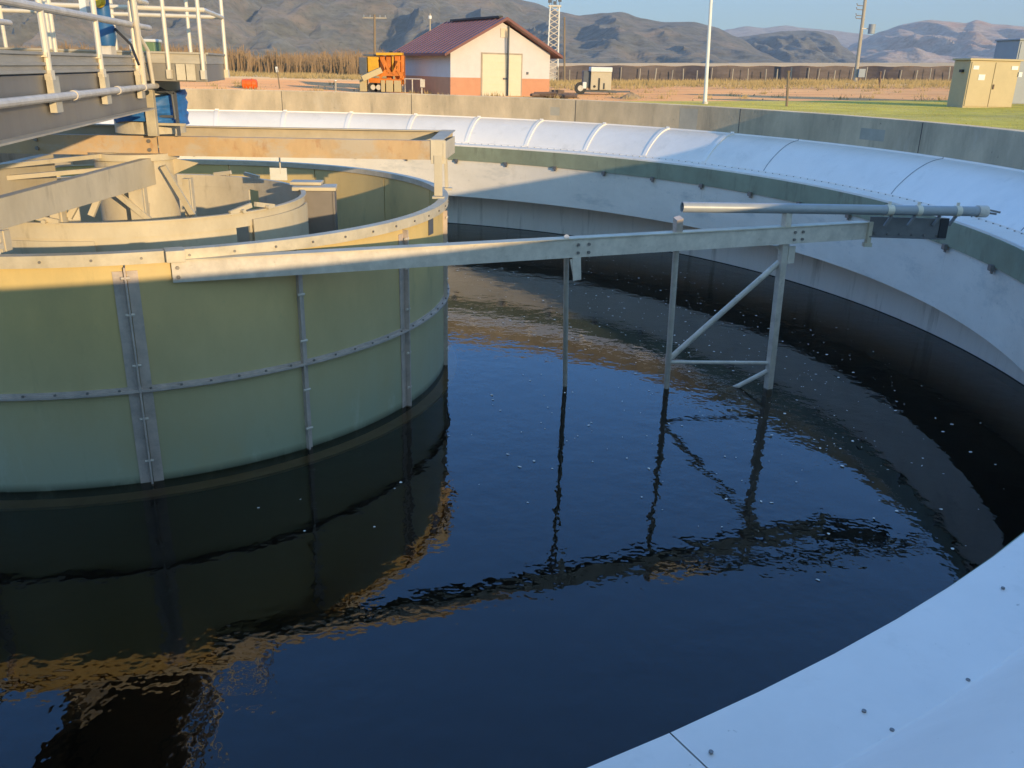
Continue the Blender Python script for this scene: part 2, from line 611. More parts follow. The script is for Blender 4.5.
# lawn: between the tank wall and a straight far edge on the right-hand side
lv, lf = [], []
nu, nv = 60, 26
for i in range(nu + 1):
    px = 560 + (1600 - 560) * i / nu
    y1 = 50 + .004 * max(0, px - 700)
    for j in range(nv + 1):
        t = j / nv
        d = ray(px, 90)
        far = bgg(px, y1)
        # near end: tank wall outer face (or 12 m ahead of the camera)
        a_ = Vector((d.x, d.y, 0)).normalized()
        b_ = CAM.x * a_.x + CAM.y * a_.y
        disc = b_ * b_ - (CAM.x ** 2 + CAM.y ** 2 - 12.80 ** 2)
        tn = -b_ + math.sqrt(disc) if disc > 0 else 8
        near = CAM + a_ * max(tn, 3)
        p = near.lerp(far, t)
        lv.append((p.x, p.y, gh(p.x, p.y) + .03 + .05 * sm(px, 560, 640) + .012 * noise.noise(Vector((p.x * .8, p.y * .8, 3)))))
for i in range(nu):
    for j in range(nv):
        a = i * (nv + 1) + j
        lf.append((a, a + nv + 1, a + nv + 2, a + 1))
MB().add(lv, lf).build('lawn', lawn_m, kind='structure', smooth=True)
g = MB()
for _ in range(40000):
    px = random.uniform(610, 1100)
    yc = random.uniform(21, 48.5)
    p = bgg(px, yc)
    if p.x ** 2 + p.y ** 2 < 12.9 ** 2:
        continue
    h = random.uniform(.02, .06)
    a = random.uniform(0, PI)
    wv = Vector((math.cos(a), math.sin(a), 0)) * random.uniform(.01, .025)
    tip = Vector((random.gauss(0, .02), random.gauss(0, .02), h + .05))
    g.add([p - wv + Vector((0, 0, .05)), p + wv + Vector((0, 0, .05)), p + tip], [(0, 1, 2)])
g.build('lawn_grass', grass_m, kind='stuff')

# water and the dark sludge just below it
MB().arc([(.001, 0), (RI + .05, 0)], 0, 360, 96, closed=False).build('water', water_mat(), kind='structure', up=True)
sludge = mat('sludge', (.0012, .0025, .0045), .9, var=.3, scale=2)
MB().arc([(.001, -.13), (RI + .05, -.13)], 0, 360, 96, closed=False).build('sludge_bed', sludge, kind='structure')
g = MB()
for _ in range(850):
    a = random.gauss(12, 34)
    r = random.choice((random.gauss(9.3, 1.2), random.gauss(8.2, 1.6), random.uniform(5, 11)))
    c = cyl(r, a, .0045)
    if not 4.6 < r < 11.2 or (c - CAM).length < 7.5 + random.random() * 3:
        continue
    s_ = random.choice((.006, .007, .009, .012, .014, .022))
    e = random.uniform(.4, 1)
    th = random.uniform(0, PI)
    n = 7
    pts = []
    for k in range(n):
        q = Vector((math.cos(2 * PI * k / n) * s_ * random.uniform(.6, 1.3), math.sin(2 * PI * k / n) * s_ * e * random.uniform(.6, 1.3), 0))
        q.rotate(Matrix.Rotation(th, 3, 'Z'))
        pts.append(c + q)
    g.add([p + Vector((0, 0, .003)) for p in pts] + [c + Vector((0, 0, .006))], [(k, (k + 1) % n, n) for k in range(n)])
g.build('foam_flecks', foam_m, kind='stuff')


# mountains
def interp(tab, x):
    if x <= tab[0][0]:
        return tab[0][1]
    for (x0, y0), (x1, y1) in zip(tab, tab[1:]):
        if x <= x1:
            t = (x - x0) / (x1 - x0)
            t = t * t * (3 - 2 * t) * .5 + t * .5
            return y0 + (y1 - y0) * t
    return tab[-1][1]


def mountain(sky_, base_py, y0, y1, px0, px1, nx, nyy, m_, amp, freq, seed, power=1.25):
    vs, fs = [], []
    for i in range(nx + 1):
        px = px0 + (px1 - px0) * i / nx
        top = bg(px, interp(sky_, px), y1)
        bot = bg(px, interp(base_py, px), y0)
        H_ = max(top.z - bot.z, 1)
        for j in range(nyy + 5):
            t = j / nyy
            yy = y0 + (y1 - y0) * t
            p = bg(px, 60, yy)
            if t <= 1:
                wx = noise.noise(Vector((p.x / freq * .4, p.y / freq * .2, seed + 5))) * .5
                q = Vector((p.x / freq + wx, p.y / freq * .24, seed))
                nz = noise.ridged_multi_fractal(q, 1.0, 2.1, 4, .9, 1.6) - 1.1
                n2 = noise.fractal(q * 3.2, 1, 2.2, 5)
                env = math.sin(PI * min(t * 1.02, 1)) ** .8 if t < 1 else 0
                z = bot.z + H_ * t ** power + H_ * amp * env * nz + H_ * amp * .35 * n2 * (env + .12)
                lim = EYE + (top.z - EYE) * (yy + 0) / y1
                z = min(z, lim - (1 - t) * H_ * .02 + H_ * .012 * n2 * (t > .9))
            else:
                z = top.z - H_ * (t - 1) * 2.2
            vs.append((p.x, p.y, z - (2 if j == 0 else 0)))
    R_ = nyy + 5
    for i in range(nx):
        for j in range(R_ - 1):
            fs.append((i * R_ + j, (i + 1) * R_ + j, (i + 1) * R_ + j + 1, i * R_ + j + 1))
    return MB().add(vs, fs).build('mountains', m_, kind='structure', smooth=True)


hm1 = hill_mat('sage_slopes', (.135, .13, .108), None, (.27, .205, .15), .9, .0042)
hm2 = hill_mat('grey_slopes', (.16, .155, .135), None, (.22, .165, .12), .55, .004)
hm3 = hill_mat('far_slopes', (.30, .265, .235), None, (.30, .2, .15), .6, .0022)
hm4 = hill_mat('red_slopes', (.42, .33, .27), None, (.54, .30, .21), .9, .0026)
B1 = [(-900, 60), (0, 62), (400, 66), (600, 68), (1300, 70)]
mountain([(-900, -60), (-200, -75), (60, -88), (230, -70), (380, -40), (470, -18), (530, 2), (555, 11), (577, 15.5), (598, 13), (618, 12),
          (640, 18), (660, 22), (690, 22), (712, 27), (735, 37), (760, 50), (785, 60), (900, 64)], B1, 900, 2300, -900, 800, 420, 96, hm1, .23, 150, 1.7)
mountain([(690, 50), (715, 39), (745, 36), (765, 33), (780, 31), (797, 30), (812, 30.5), (830, 35), (842, 47), (860, 58), (900, 64)],
         [(600, 68), (900, 68)], 1700, 2900, 690, 880, 150, 80, hm2, .34, 170, 5.2, 1.1)
mountain([(600, 40), (700, 36), (727, 29), (744, 26), (760, 28), (781, 25), (800, 28), (828, 30), (855, 33.5), (880, 37), (960, 40), (1300, 40)],
         [(500, 67), (1300, 67)], 4800, 7600, 640, 1000, 150, 60, hm3, .22, 520, 9.1)
mountain([(800, 64), (835, 57), (852, 43), (878, 31), (898, 24), (922, 19.5), (938, 21), (959, 23), (969, 19.5), (986, 23.5), (1024, 27),
          (1100, 33), (1250, 38), (1600, 44)], [(700, 70), (1600, 70)], 2300, 4200, 810, 1600, 300, 90, hm4, .33, 330, 3.3, 1.05)

# pale dry field rising towards the foot of the mountains
fv_, ff_ = [], []
for i in range(81):
    px = -700 + 2400 * i / 80
    for j in range(13):
        t = j / 12
        yc = 210 + (1500 - 210) * t ** 1.6
        base_ = bgg(px, yc).z
        rise = bg(px, 63 if px > 500 else 63 - .006 * (500 - px), 1500).z - bgg(px, 1500).z
        p = bg(px, 68, yc)
        fv_.append((p.x, p.y, base_ + .3 * (j > 0) + max(rise, 0) * t ** 1.3 + (.8 * noise.noise(Vector((p.x * .02, p.y * .02, 2))) * t if j else -.5)))
for i in range(80):
    for j in range(12):
        a = i * 13 + j
        ff_.append((a, a + 13, a + 14, a + 1))
MB().add(fv_, ff_).build('dry_field', mat('dry_field_soil', (.52, .38, .21), .95, var=.3, scale=.02, dark=(.40, .27, .15), stain=.8, stain_scale=.012, bump=1, bump_scale=.4), kind='structure', smooth=True)

# ------------------------------------------------------------------ vegetation stuff
g = MB()
for _ in range(21000):
    px = random.uniform(-420, 425)
    yc = random.uniform(152, 200)
    p = bgg(px, yc)
    dens = noise.noise(Vector((p.x * .09, p.y * .05, 0))) * .5 + noise.noise(Vector((p.x * .35, 0, 4))) * .5
    if random.random() > .55 + 1.2 * dens:
        continue
    h = (3.6 + 2.4 * dens + 1.9 * noise.noise(Vector((p.x * .055, p.y * .03, 7)))) * random.uniform(.55, 1.05)
    lean = Vector((random.gauss(0, .28), random.gauss(0, .28), h))
    wv = Vector((1, .2, 0)) * random.uniform(.035, .09)
    mid = p + lean * .5
    tip = p + lean
    g.add([p - wv, p + wv, mid + wv * 1.3, mid - wv * 1.3, tip], [(0, 1, 2, 3), (3, 2, 4)])
    for _k in range(3):
        t = random.uniform(.35, .9)
        q = p + lean * t
        sd = Vector((random.gauss(0, .6), random.gauss(0, .4), random.uniform(.3, .9)))
        g.add([q - wv * .7, q + wv * .7, q + sd], [(0, 1, 2)])
g.build('dry_brush', brush_m, kind='stuff')
g = MB()
for _ in range(42000):
    if random.random() < .35:
        px, yc = random.uniform(-60, 395), random.uniform(112, 152)
    else:
        px, yc = random.uniform(545, 1250), random.choice((random.uniform(84, 128), random.uniform(100, 128)))
    p = bgg(px, yc)
    d_ = noise.noise(Vector((p.x * .12, p.y * .2, 9)))
    if d_ < -.12 + .4 * random.random() - .2:
        continue
    h = random.uniform(.15, .55) * (1 + d_)
    wv = Vector((random.uniform(.3, 1), .3, 0)) * random.uniform(.03, .09)
    g.add([p - wv, p + wv, p + Vector((random.gauss(0, .15), random.gauss(0, .15), h))], [(0, 1, 2)])
g.build('dry_grass', straw_m, kind='stuff')

g = MB()
for _ in range(1900):
    px, yc = random.uniform(180, 1100), random.uniform(30, 100)
    p = bgg(px, yc)
    if p.x ** 2 + p.y ** 2 < 13.2 ** 2 or (px > 600 and yc < 50):
        continue
    s_ = random.choice((.03, .04, .05, .07, .11))
    t_ = [p + Vector((random.uniform(-1, 1), random.uniform(-1, 1), -.2)) * s_ for _k in range(3)]
    top = p + Vector((random.uniform(-.4, .4), random.uniform(-.4, .4), random.uniform(.5, 1.1))) * s_
    g.add(t_ + [top], [(0, 1, 3), (1, 2, 3), (2, 0, 3)])
g.build('gravel_stones', gravel_m, kind='stuff')
g = MB()
for _ in range(170):
    px, yc = random.uniform(200, 1060), random.choice((random.uniform(34, 60), random.uniform(50, 95)))
    if px > 600 and yc < 52:
        continue
    c = bgg(px, yc)
    if c.x ** 2 + c.y ** 2 < 13.4 ** 2:
        continue
    for _k in range(26):
        p = c + Vector((random.gauss(0, .22), random.gauss(0, .22), -.02))
        wv = Vector((random.uniform(.3, 1), .3, 0)) * random.uniform(.015, .04)
        g.add([p - wv, p + wv, p + Vector((random.gauss(0, .12), random.gauss(0, .12), random.uniform(.1, .42)))], [(0, 1, 2)])
g.build('dry_weeds', straw_m, kind='stuff')

# ------------------------------------------------------------------ tank wall with launder and weir
tank = MB().arc([(RI, -.4), (RI, 3.30), (RI + .012, 3.312), (RO - .012, 3.312), (RO, 3.30), (RO, 1.8), (RI + .1, 1.8), (RI + .1, -.4)], 0, 360, 180).build(
    'tank_wall', concrete, smooth=True)
tag(tank, 'round grey concrete tank wall, weathered on top, enclosing dark water', 'tank')
MB().arc([(RT, .0), (RT, .9)], 0, 360, 180, closed=False).build('lower_wall', lower_m, tank, smooth=True)
MB().arc([(RT - .004, -.35), (RT - .004, .012)], 0, 360, 180, closed=False).build('submerged_band', mat('submerged_dark', (.03, .028, .022), .5, var=.4, scale=4), tank, smooth=True)  # wall below the waterline coloured dark to give the water a crisp edge
RL = 11.30
MB().arc([(RL, .90), (RL, 2.12), (RL + .16, 2.12), (RL + .16, 1.2), (RI + .05, 1.2), (RI + .05, .90)], 0, 360, 180).build('launder', launder_m, tank, smooth=True)
weir = MB().arc([(RL - .03, 1.80), (RL - .03, 2.14), (RL - .006, 2.14), (RL - .006, 1.80)], 0, 360, 180).build('weir_plate', weir_m, tank, smooth=True)
for k in range(52):
    a = 1.6 + 6.923 * k
    if -70 < (a if a < 180 else a - 360) < 128:
        b = MB().box((RL - .055, 0, 1.79), (.05, .085, .075)).box((RL - .04, 0, 1.74), (.016, .05, .05))
        R = Matrix.Rotation(rad(a), 4, 'Z')
        b.v = [tuple(R @ Vector(v)) for v in b.v]
        b.build('weir_bracket', bolt_m, weir)
for a in (-50, 2, 16, 37.3, 58, 79, 95, 110, 125):      # construction joints
    b = MB().box((RI - .001, 0, 3.03), (.006, .014, .545))
    R = Matrix.Rotation(rad(a), 4, 'Z')
    b.v = [tuple(R @ Vector(v)) for v in b.v]
    b.build('wall_joint', darkm, tank)
for a, w_, h_ in ((1.5, .5, .28), (42.5, .55, .45), (60, .3, .2), (20, .7, .2)):   # rendered repairs on the wall
    MB().arc([(RI - .004, 3.02 - h_ / 2), (RI - .004, 3.02 + h_ / 2)], a, a + w_ * 4, 8, closed=False).build('repair_patch', mat('render_patch', (.44, .40, .32), .9, var=.12), tank)

# launder covers
def cover_mesh(st=8.0):
    prof = [(RL - .010, 2.148), (RL - .010, 2.168), (RL - .002, 2.178), (RL + .345, 2.186), (RL + .347, 2.206), (RL + .36, 2.212)]
    r0, r1, z0, z1 = RL + .37, RI - .012, 2.225, 2.772
    n = 14
    for k in range(n + 1):
        t = k / n
        prof.append((r0 + (r1 - r0) * t, z0 + (z1 - z0) * (math.sin(t * PI / 2) * .86 + t * .14) ** .85))
    prof.append((RI - .008, 2.80))
    b = MB().arc(prof, .012, st - .012, 10, closed=False)
    th = .02
    b2 = [(r + .0, z - th) for r, z in prof]
    b.arc(b2, .02, st - .02, 10, closed=False)
    return b, prof


cb, prof = cover_mesh()
first = None
ords = 'first second third fourth fifth sixth seventh eighth ninth tenth eleventh twelfth thirteenth fourteenth fifteenth sixteenth seventeenth eighteenth nineteenth twentieth twenty-first twenty-second twenty-third twenty-fourth'.split()


def make_cover(st, wide):
    b_, _ = cover_mesh(st)
    c_ = b_.build('launder_cover', cover_m, smooth=True)
    if wide:                             # thin dark butt seam with a slim bead
        MB().arc([(r_, z_ + .006) for r_, z_ in prof[5:]] + [(r_, z_ - .002) for r_, z_ in reversed(prof[5:])], st - .045, st + .045, 2).build('seam_rib', seam_m, c_, smooth=True)
        q_ = rad(st / 2)
    else:
        MB().arc([(r_, z_ + .026) for r_, z_ in prof[5:]] + [(r_, z_ - .002) for r_, z_ in reversed(prof[5:])], st - .24, st + .2, 3).build('seam_rib', rib_m, c_, smooth=True)
    return c_


seam_m = mat('seam_sealant', (.30, .29, .28), .7)


def bolt_row(c_, st):
    b_ = MB()
    n_ = int(st / .9)
    for k_ in range(n_):
        p_ = cyl(RL + .33, .5 + k_ * st / n_, 2.184)
        b_.tube([p_, p_ + Vector((0, 0, .014))], .010, 6)
    absorb(c_, b_, bolt_m)


spans = [18.63] * 4 + [16.8, 16.8] + [8.1] * 17
NC = len(spans)
protos = {}
a = -59.6 - 18.63
for k, st in enumerate(spans):
    key = (st, k > 2)
    if key not in protos:
        c = protos[key] = make_cover(st, st > 9)
        if k > 2:
            bolt_row(c, st)
    else:
        c = copy_tree(protos[key])
    c.rotation_euler.z = rad(a)
    if k < 3:                            # the near ones carry a few screws only
        sc_ = MB()
        for px_, py_ in ((864, 711), (892, 730), (968, 680), (711, 752), (1003, 588)):
            q_ = on_z(px_, py_, 2.186)
            a_q = math.degrees(math.atan2(q_.y, q_.x))
            if a < a_q < a + st:
                q_.rotate(Matrix.Rotation(-rad(a), 3, 'Z'))
                sc_.tube([q_ - Vector((0, 0, .002)), q_ + Vector((0, 0, .003))], .007, 10)
        if sc_.v:
            c.data = c.data.copy()
            absorb(c, sc_, bolt_m)
    c['category'] = 'cover'
    c['group'] = 'white covers around the tank rim'
    lab = {0: 'white launder cover on the near rim past the seam, towards the walkway bridge',
           1: 'large white launder cover with a few dark screws on the near rim',
           2: 'white launder cover on the rim between the screwed near cover and the skimmer pipe',
           3: 'white launder cover under the free end of the grey skimmer pipe'}.get(
        k, 'white arched launder cover, %s along the rim from the end of the skimmer pipe' % ords[max(k - 4, 0)])
    c['label'] = lab
    a += st

# ------------------------------------------------------------------ drum (feedwell)
RD = 4.25
drum = thing('feedwell_drum', 'big round green fibreglass drum standing in the dark water', 'drum')
off = -66.6 - 22.5 * 4
for k in range(16):
    a = off + 22.25 * k if k < 8 else off + 22.25 * 8 + (360 - 22.25 * 8) / 8 * (k - 8)
    a2 = off + 22.25 * (k + 1) if k < 8 else off + 22.25 * 8 + (360 - 22.25 * 8) / 8 * (k - 7)
    MB().arc([(RD - .05, -.115), (RD - .05, 2.30), (RD, 2.30), (RD, -.115)], a + .12, a2 - .12, 14).build('wall_panel', (frp, frp_b, frp_c, frp_b, frp)[k % 5], drum, smooth=True)
    wide = k % 2 == 0
    sf = MB()
    if wide:
        for sgn in (-1, 1):
            sf.box((RD + .006, sgn * .062, 1.08), (.012, .095, 2.16))
        sf.box((RD + .035, 0, 1.09), (.07, .018, 2.22))
    else:
        sf.box((RD + .006, .025, 1.08), (.012, .05, 2.16))
        sf.box((RD + .028, -.01, 1.09), (.056, .022, 2.2))
    R = Matrix.Rotation(rad(a), 4, 'Z')
    sf.v = [tuple(R @ Vector(v)) for v in sf.v]
    s_o = sf.build('seam_flange', flange_m, drum)
    if -120 < (a + 180) % 360 - 180 < 40:
        bb = MB()
        for z in (.25, .7, 1.25, 1.75, 2.1):
            for q in ((.05, 0),):
                p0 = R @ Vector((RD + q[0], -.04, z))
                p1 = R @ Vector((RD + q[0], .04, z))
                bb.tube([p0, p1], .014, 8)
        absorb(s_o, bb, galv)
band = MB().arc([(RD + .001, .955), (RD + .001, 1.025), (RD + .014, 1.025), (RD + .014, 1.0), (RD + .065, 1.0), (RD + .065, .978), (RD + .014, .978), (RD + .014, .955)], 0, 360, 128).build(
    'stiffener_ring', flange_m, drum, smooth=True)
bb = MB()
for k in range(96):
    p = cyl(RD + .045, k * 3.75 + 1.2, 1.0)
    bb.tube([p, p + Vector((0, 0, .018))], .012, 6)
absorb(band, bb, bolt_m)
rim = MB().arc([(RD - .07, 2.255), (RD - .07, 2.335), (RD + .05, 2.335), (RD + .05, 2.225), (RD + .03, 2.225), (RD + .03, 2.255)], 0, 360, 128).build(
    'rim_flange', rim_m, drum, smooth=True)
bb = MB()
for k in range(64):
    p = cyl(RD + .05, k * 5.625 + 2, 2.28)
    bb.tube([p, p + cyl(.012, k * 5.625 + 2, 0)], .013, 6)
absorb(rim, bb, bolt_m)
MB().arc([(RD - .015, -.118), (RD - .015, -.09), (RD + .17, -.09), (RD + .17, -.118)], 0, 360, 128).build(
    'bottom_lip', mat('lip_brown', (.66, .48, .30), .9), drum, smooth=True)
b = MB().box((RD + .008, 0, 2.115), (.014, .17, .2))
R = Matrix.Rotation(rad(-12.2), 4, 'Z')
b.v = [tuple(R @ Vector(v)) for v in b.v]
pl_ = b.build('name_plate', grey_p, drum)
pl_['label'] = 'small dark square plate near the right edge'

# ------------------------------------------------------------------ inner inlet well
well = thing('inlet_well', 'smaller cream steel ring standing inside the green drum', 'inlet well')
RW = 2.3
ports = (-33.5, 61, 150, 240)
gap = 5.2
for i, pa in enumerate(ports):
    nx = ports[(i + 1) % 4] + (360 if i == 3 else 0)
    MB().arc([(RW - .03, -.12), (RW - .03, 2.12), (RW, 2.12), (RW, -.12)], pa + gap / 2, nx - gap / 2, 24).build('ring_wall', cream, well, smooth=True)
    MB().arc([(RW - .028, -.12), (RW - .028, 1.1), (RW - .002, 1.1), (RW - .002, -.12)], pa - gap / 2, pa + gap / 2, 4).build('port_sill', cream, well)
MB().arc([(RW - .03, 2.121), (RW - .03, 2.30), (RW + .035, 2.30), (RW + .035, 2.285), (RW + .012, 2.285), (RW + .012, 2.121)], 0, 360, 96).build(
    'top_ring', cream, well, smooth=True)
MB().arc([(RW + .04, 1.2), (RW + .04, 2.1), (RW + .055, 2.1), (RW + .055, 1.2)], -118, -76, 16).build('port_gate', cream, well, smooth=True)
MB().arc([(RW + .04, 1.3), (RW + .04, 2.2), (RW + .055, 2.2), (RW + .055, 1.3)], -30.5, 8, 16).build('port_gate', cream, well, smooth=True)
for a, l, tl in ((-98, .30, .2), (-88, .28, -.2), (-34, .32, .2), (-24, .34, -.2), (62, .3, .12), (76, .3, -.15)):
    p = cyl(RW, a, 2.335)
    t_ = cyl(1, a + 90, 0)
    d1 = t_ * (l / 2) + Vector((0, 0, tl * l / 2))
    MB().bar(p - d1, p + d1, .04, .055).tube([p + cyl(.03, a, -.02), p + cyl(.075, a, -.02)], .025, 8).build('gate_lever', cream, well)
# inlet box outside the ring, shade put into its dark colour, with its pale top slab, and the pale plate hung on the far side
c = on_z(316, 187, 2.33)
bx = MB()
bx.box((c.x + .02, c.y - .02, 1.4), (.44, .03, 1.75), rad(8))
bx.box((c.x + .22, c.y + .2, 1.4), (.03, .44, 1.75), rad(8))
bx.box((c.x - .2, c.y + .2, 1.4), (.03, .44, 1.75), rad(8))
ib = bx.build('port_box', mat('shaded_steel_box', (.23, .2, .18), .6, .2, var=.1), well, bevel=.004)
MB().box((c.x - .05, c.y + .15, 2.305), (.62, .42, .05), rad(8)).box((c.x - .2, c.y + .3, 2.355), (.45, .3, .04), rad(4)).build('box_lid', cream, ib, bevel=.005)

# ------------------------------------------------------------------ column, arms
colm = thing('center_column', 'wide cream round column rising in the middle of the inner ring', 'column', (.15, 0, 0))
MB().arc([(.001, -.12), (.5, -.12), (.5, 2.78), (.56, 2.78), (.56, 2.86), (.001, 2.86)], 0, 360, 48, closed=False).build('shaft', cream, None, smooth=True)
sh = bpy.data.objects['shaft']
sh.location = (.15, 0, 0)
par(sh, colm)
# window slot frame on the shaft
sl_ = MB()
p0, p1, p2, p3 = on_y(121, 208, -.47), on_y(147, 203, -.47), on_y(133, 220, -.45), on_y(147, 220, -.45)
sl_.bar(p0, p1, .05, .05).bar(p0, p2, .05, .05).bar(p1, p3, .05, .06)
sl_.build('slot_frame', cream, colm)
MB().prism([p0 + Vector((0, .02, -.02)), p1 + Vector((0, .02, -.02)), p3 + Vector((0, .02, 0)), p2 + Vector((0, .02, 0))], (0, .02, 0)).build('slot', darkm, colm)

ZB0, ZB1 = 2.83, 3.075
armb = thing('support_beam', 'rust-tinted long steel box beam crossing over the green drum to its right rim', 'beam')
f0, f1 = Vector((-4.4, -.62, 0)), Vector((4.22, .12, 0))
bd = (f1 - f0).normalized()
bn = Vector((-bd.y, bd.x, 0))
zc = (ZB0 + ZB1) / 2
f_m = f0 + bd * ((.56 - f0.x) / bd.x)
for (q0, q1) in ((f0, f_m - bd * .008), (f_m + bd * .008, f1)):
    fch = MB().channel(q0 + Vector((0, 0, zc)), q1 + Vector((0, 0, zc)), ZB1 - ZB0, .09, .016, -1).build('front_channel', rusty, armb)
MB().channel(f0 + bn * 1.15 + Vector((0, 0, zc + .05)), f1 + bd * .16 + bn * 1.15 + Vector((0, 0, zc + .05)), ZB1 - ZB0 + .03, .09, .016, 1).build('rear_channel', beamtop, armb)
for t_ in (.12, .3, .48, .66, .84):
    q_ = f0.lerp(f1, t_) + Vector((0, 0, zc - .03))
    MB().bar(q_ + bn * .012, q_ + bn * 1.135, .06, .12).build('cross_member', beamtop, armb)
MB().prism([f1 - bd * .16 + Vector((0, 0, ZB1 + .004)), f1 + bd * .02 + Vector((0, 0, ZB1 + .004)), f1 + bd * .2 + bn * 1.2 + Vector((0, 0, ZB1 + .055)), f1 + bd * .0 + bn * 1.2 + Vector((0, 0, ZB1 + .055))], (0, 0, .012)).build('end_cover', beamtop, armb)
ep = MB()
e0 = f1 + bd * .02
ep.bar(e0 + Vector((0, 0, zc - .012)) - bn * .03, e0 + bd * .16 + Vector((0, 0, zc - .012)) + bn * 1.13, .02, ZB1 - ZB0 - .01)
ep.bar(e0 - bn * .016 + Vector((0, 0, zc - .02)) - bd * .17, e0 - bn * .016 + Vector((0, 0, zc - .02)) + bd * .03, .018, ZB1 - ZB0 + .06)
ep.build('end_plate', cream, armb, bevel=.003)
for kk, (q, zz) in enumerate(((e0 - bd * .07 - bn * .03, 2.36), (e0 + bd * .03 + bn * 1.1, 2.33))):
    bot = Vector((q.x, q.y, zz)) if kk == 0 else Vector((q.x + .02, q.y, zz))
    MB().bar((q.x, q.y, ZB0 + .06), bot, .11 if kk == 0 else .05, .03 if kk == 0 else .05, (0, 1, 0)).box((bot.x, bot.y, bot.z - .02), (.16, .12, .03)).build('hanger', cream, armb, bevel=.003)
bb = MB()
for px_ in (-.95, .45):
    for dz in (-.05, .06):
        p = f0 + bd * ((px_ - f0.x) / bd.x) - bn * .008 + Vector((0, 0, zc + dz))
        bb.tube([p, p - bn * .02], .025, 8)
absorb([o for o in armb.children if o.name.startswith('front_channel')][0], bb, bolt_m)

arma = thing('support_beam', 'cream steel frame of crossed channels and braces inside the inner ring, under the rusty beam', 'beam')
ZA0, ZA1 = 2.47, 2.82
zc = (ZA0 + ZA1) / 2
ar0, ar1 = Vector((.50, .05, zc)), Vector((.66, -4.25, zc))
ad_ = (ar1 - ar0).normalized()
an = Vector((-ad_.y, ad_.x, 0))
zn = ZA1 - .262                          # the beam tapers towards the rim
tb_ = MB().prism([Vector((ar0.x, ar0.y, ZA1)), Vector((ar1.x, ar1.y, ZA1)), Vector((ar1.x, ar1.y, zn)), Vector((ar0.x, ar0.y, ZA0))], an * .016)
tb_.bar(Vector((ar0.x, ar0.y, ZA1 - .008)) - an * .046, Vector((ar1.x, ar1.y, ZA1 - .008)) - an * .046, .09, .016)
tb_.bar(Vector((ar0.x, ar0.y, ZA0 + .008)) - an * .046, Vector((ar1.x, ar1.y, zn + .008)) - an * .046, .09, .016)
tb_.build('channel', cream, arma, bevel=.003)
al0, al1 = ar0 - an * 1.15 + ad_ * .6, ar1 - an * 1.15
MB().channel(al0 + Vector((0, 0, .04)), al1, ZA1 - ZA0, .12, .016, 1).build('channel', cream, arma, bevel=.003)
for (xa, ya), (xb, yb), z_ in (((-30, 169.5), (118, 154), 2.84), ((-30, 181), (112, 168.5), 2.70)):
    MB().bar(on_z(xa, ya, z_), on_z(xb, yb, z_), .06, .05).build('cross_brace', cream, arma)
# tail of the cross on the far left
q0, q1 = on_z(70, 146, 2.78), on_z(-20, 158, 2.78)
MB().channel(q0 + Vector((0, 0, -.12)), q1 + Vector((0, 0, -.12)), .3, .09, .016, 1).build('channel', cream, arma)
MB().bar(q0 + Vector((0, 0, -.12)), q0 + Vector((.9, .5, -.12)), .016, .3).build('gusset', cream, arma)
# gusset at the column
gy = .04
MB().prism([Vector((.41, gy, ZA1 - .005)), Vector((1.0, gy - .06, ZA1 - .09)), Vector((.95, gy - .06, ZA1 - .12)), Vector((.41, gy, ZA0))], (0, .016, 0)).build('gusset', cream, arma)
for (x, y, wd, z0) in ((.43, -.72, .17, 1.3), (.80, .02, .09, 1.7), (-.30, -1.3, .10, 1.35), (.53, -4.0, .12, 2.33), (-.55, -1.2, .06, 1.5), (.15, -2.2, .10, 1.6)):
    lg = MB().bar((x, y, z0), (x, y, ZA0 + .05), wd, .10, (0, 1, 0))
    lg.bar((x + wd / 2, y + .05, z0), (x + wd / 2, y + .05, ZA0 + .05), .02, .1, (0, 1, 0))
    lg.build('leg', cream, arma, bevel=.003)
for p, q in ((on_y(163, 166, -.4), on_y(193, 215, -.1)), (on_y(108, 186, -.85), on_y(150, 220, -.75)), (on_y(100, 194, -1.1), on_y(91, 216, -1.2)), (on_y(80, 198, -1.1), on_y(69, 218, -1.2)),
             (on_y(30, 204, -2.0), on_y(52, 222, -1.9))):
    MB().bar(p, q, .07, .05, (0, 1, 0)).build('brace', cream, arma)
q = on_y(3, 240, -4.0)
MB().tube([(q.x, q.y - .1, 2.60), (q.x, q.y - .1, 2.1)], .018, 8).box((q.x, q.y - .1, 2.40), (.07, .07, .05)).build('hanger_rod', alu, arma)
# hanging plates behind the ring
p = on_y(282, 150, .9)
hang = thing('hanger_plate', 'small pale square plate hanging on a rod under the rusty beam', 'plate', (p.x, p.y, 2.5))
q = on_y(278.5, 174, .9)
MB().box((q.x, q.y, q.z), (.24, .02, .17)).build('plate', white_p, hang)
MB().tube([(q.x + .03, q.y, ZB0 + .05), (q.x + .03, q.y, q.z)], .012, 6).build('rod', galv, hang)

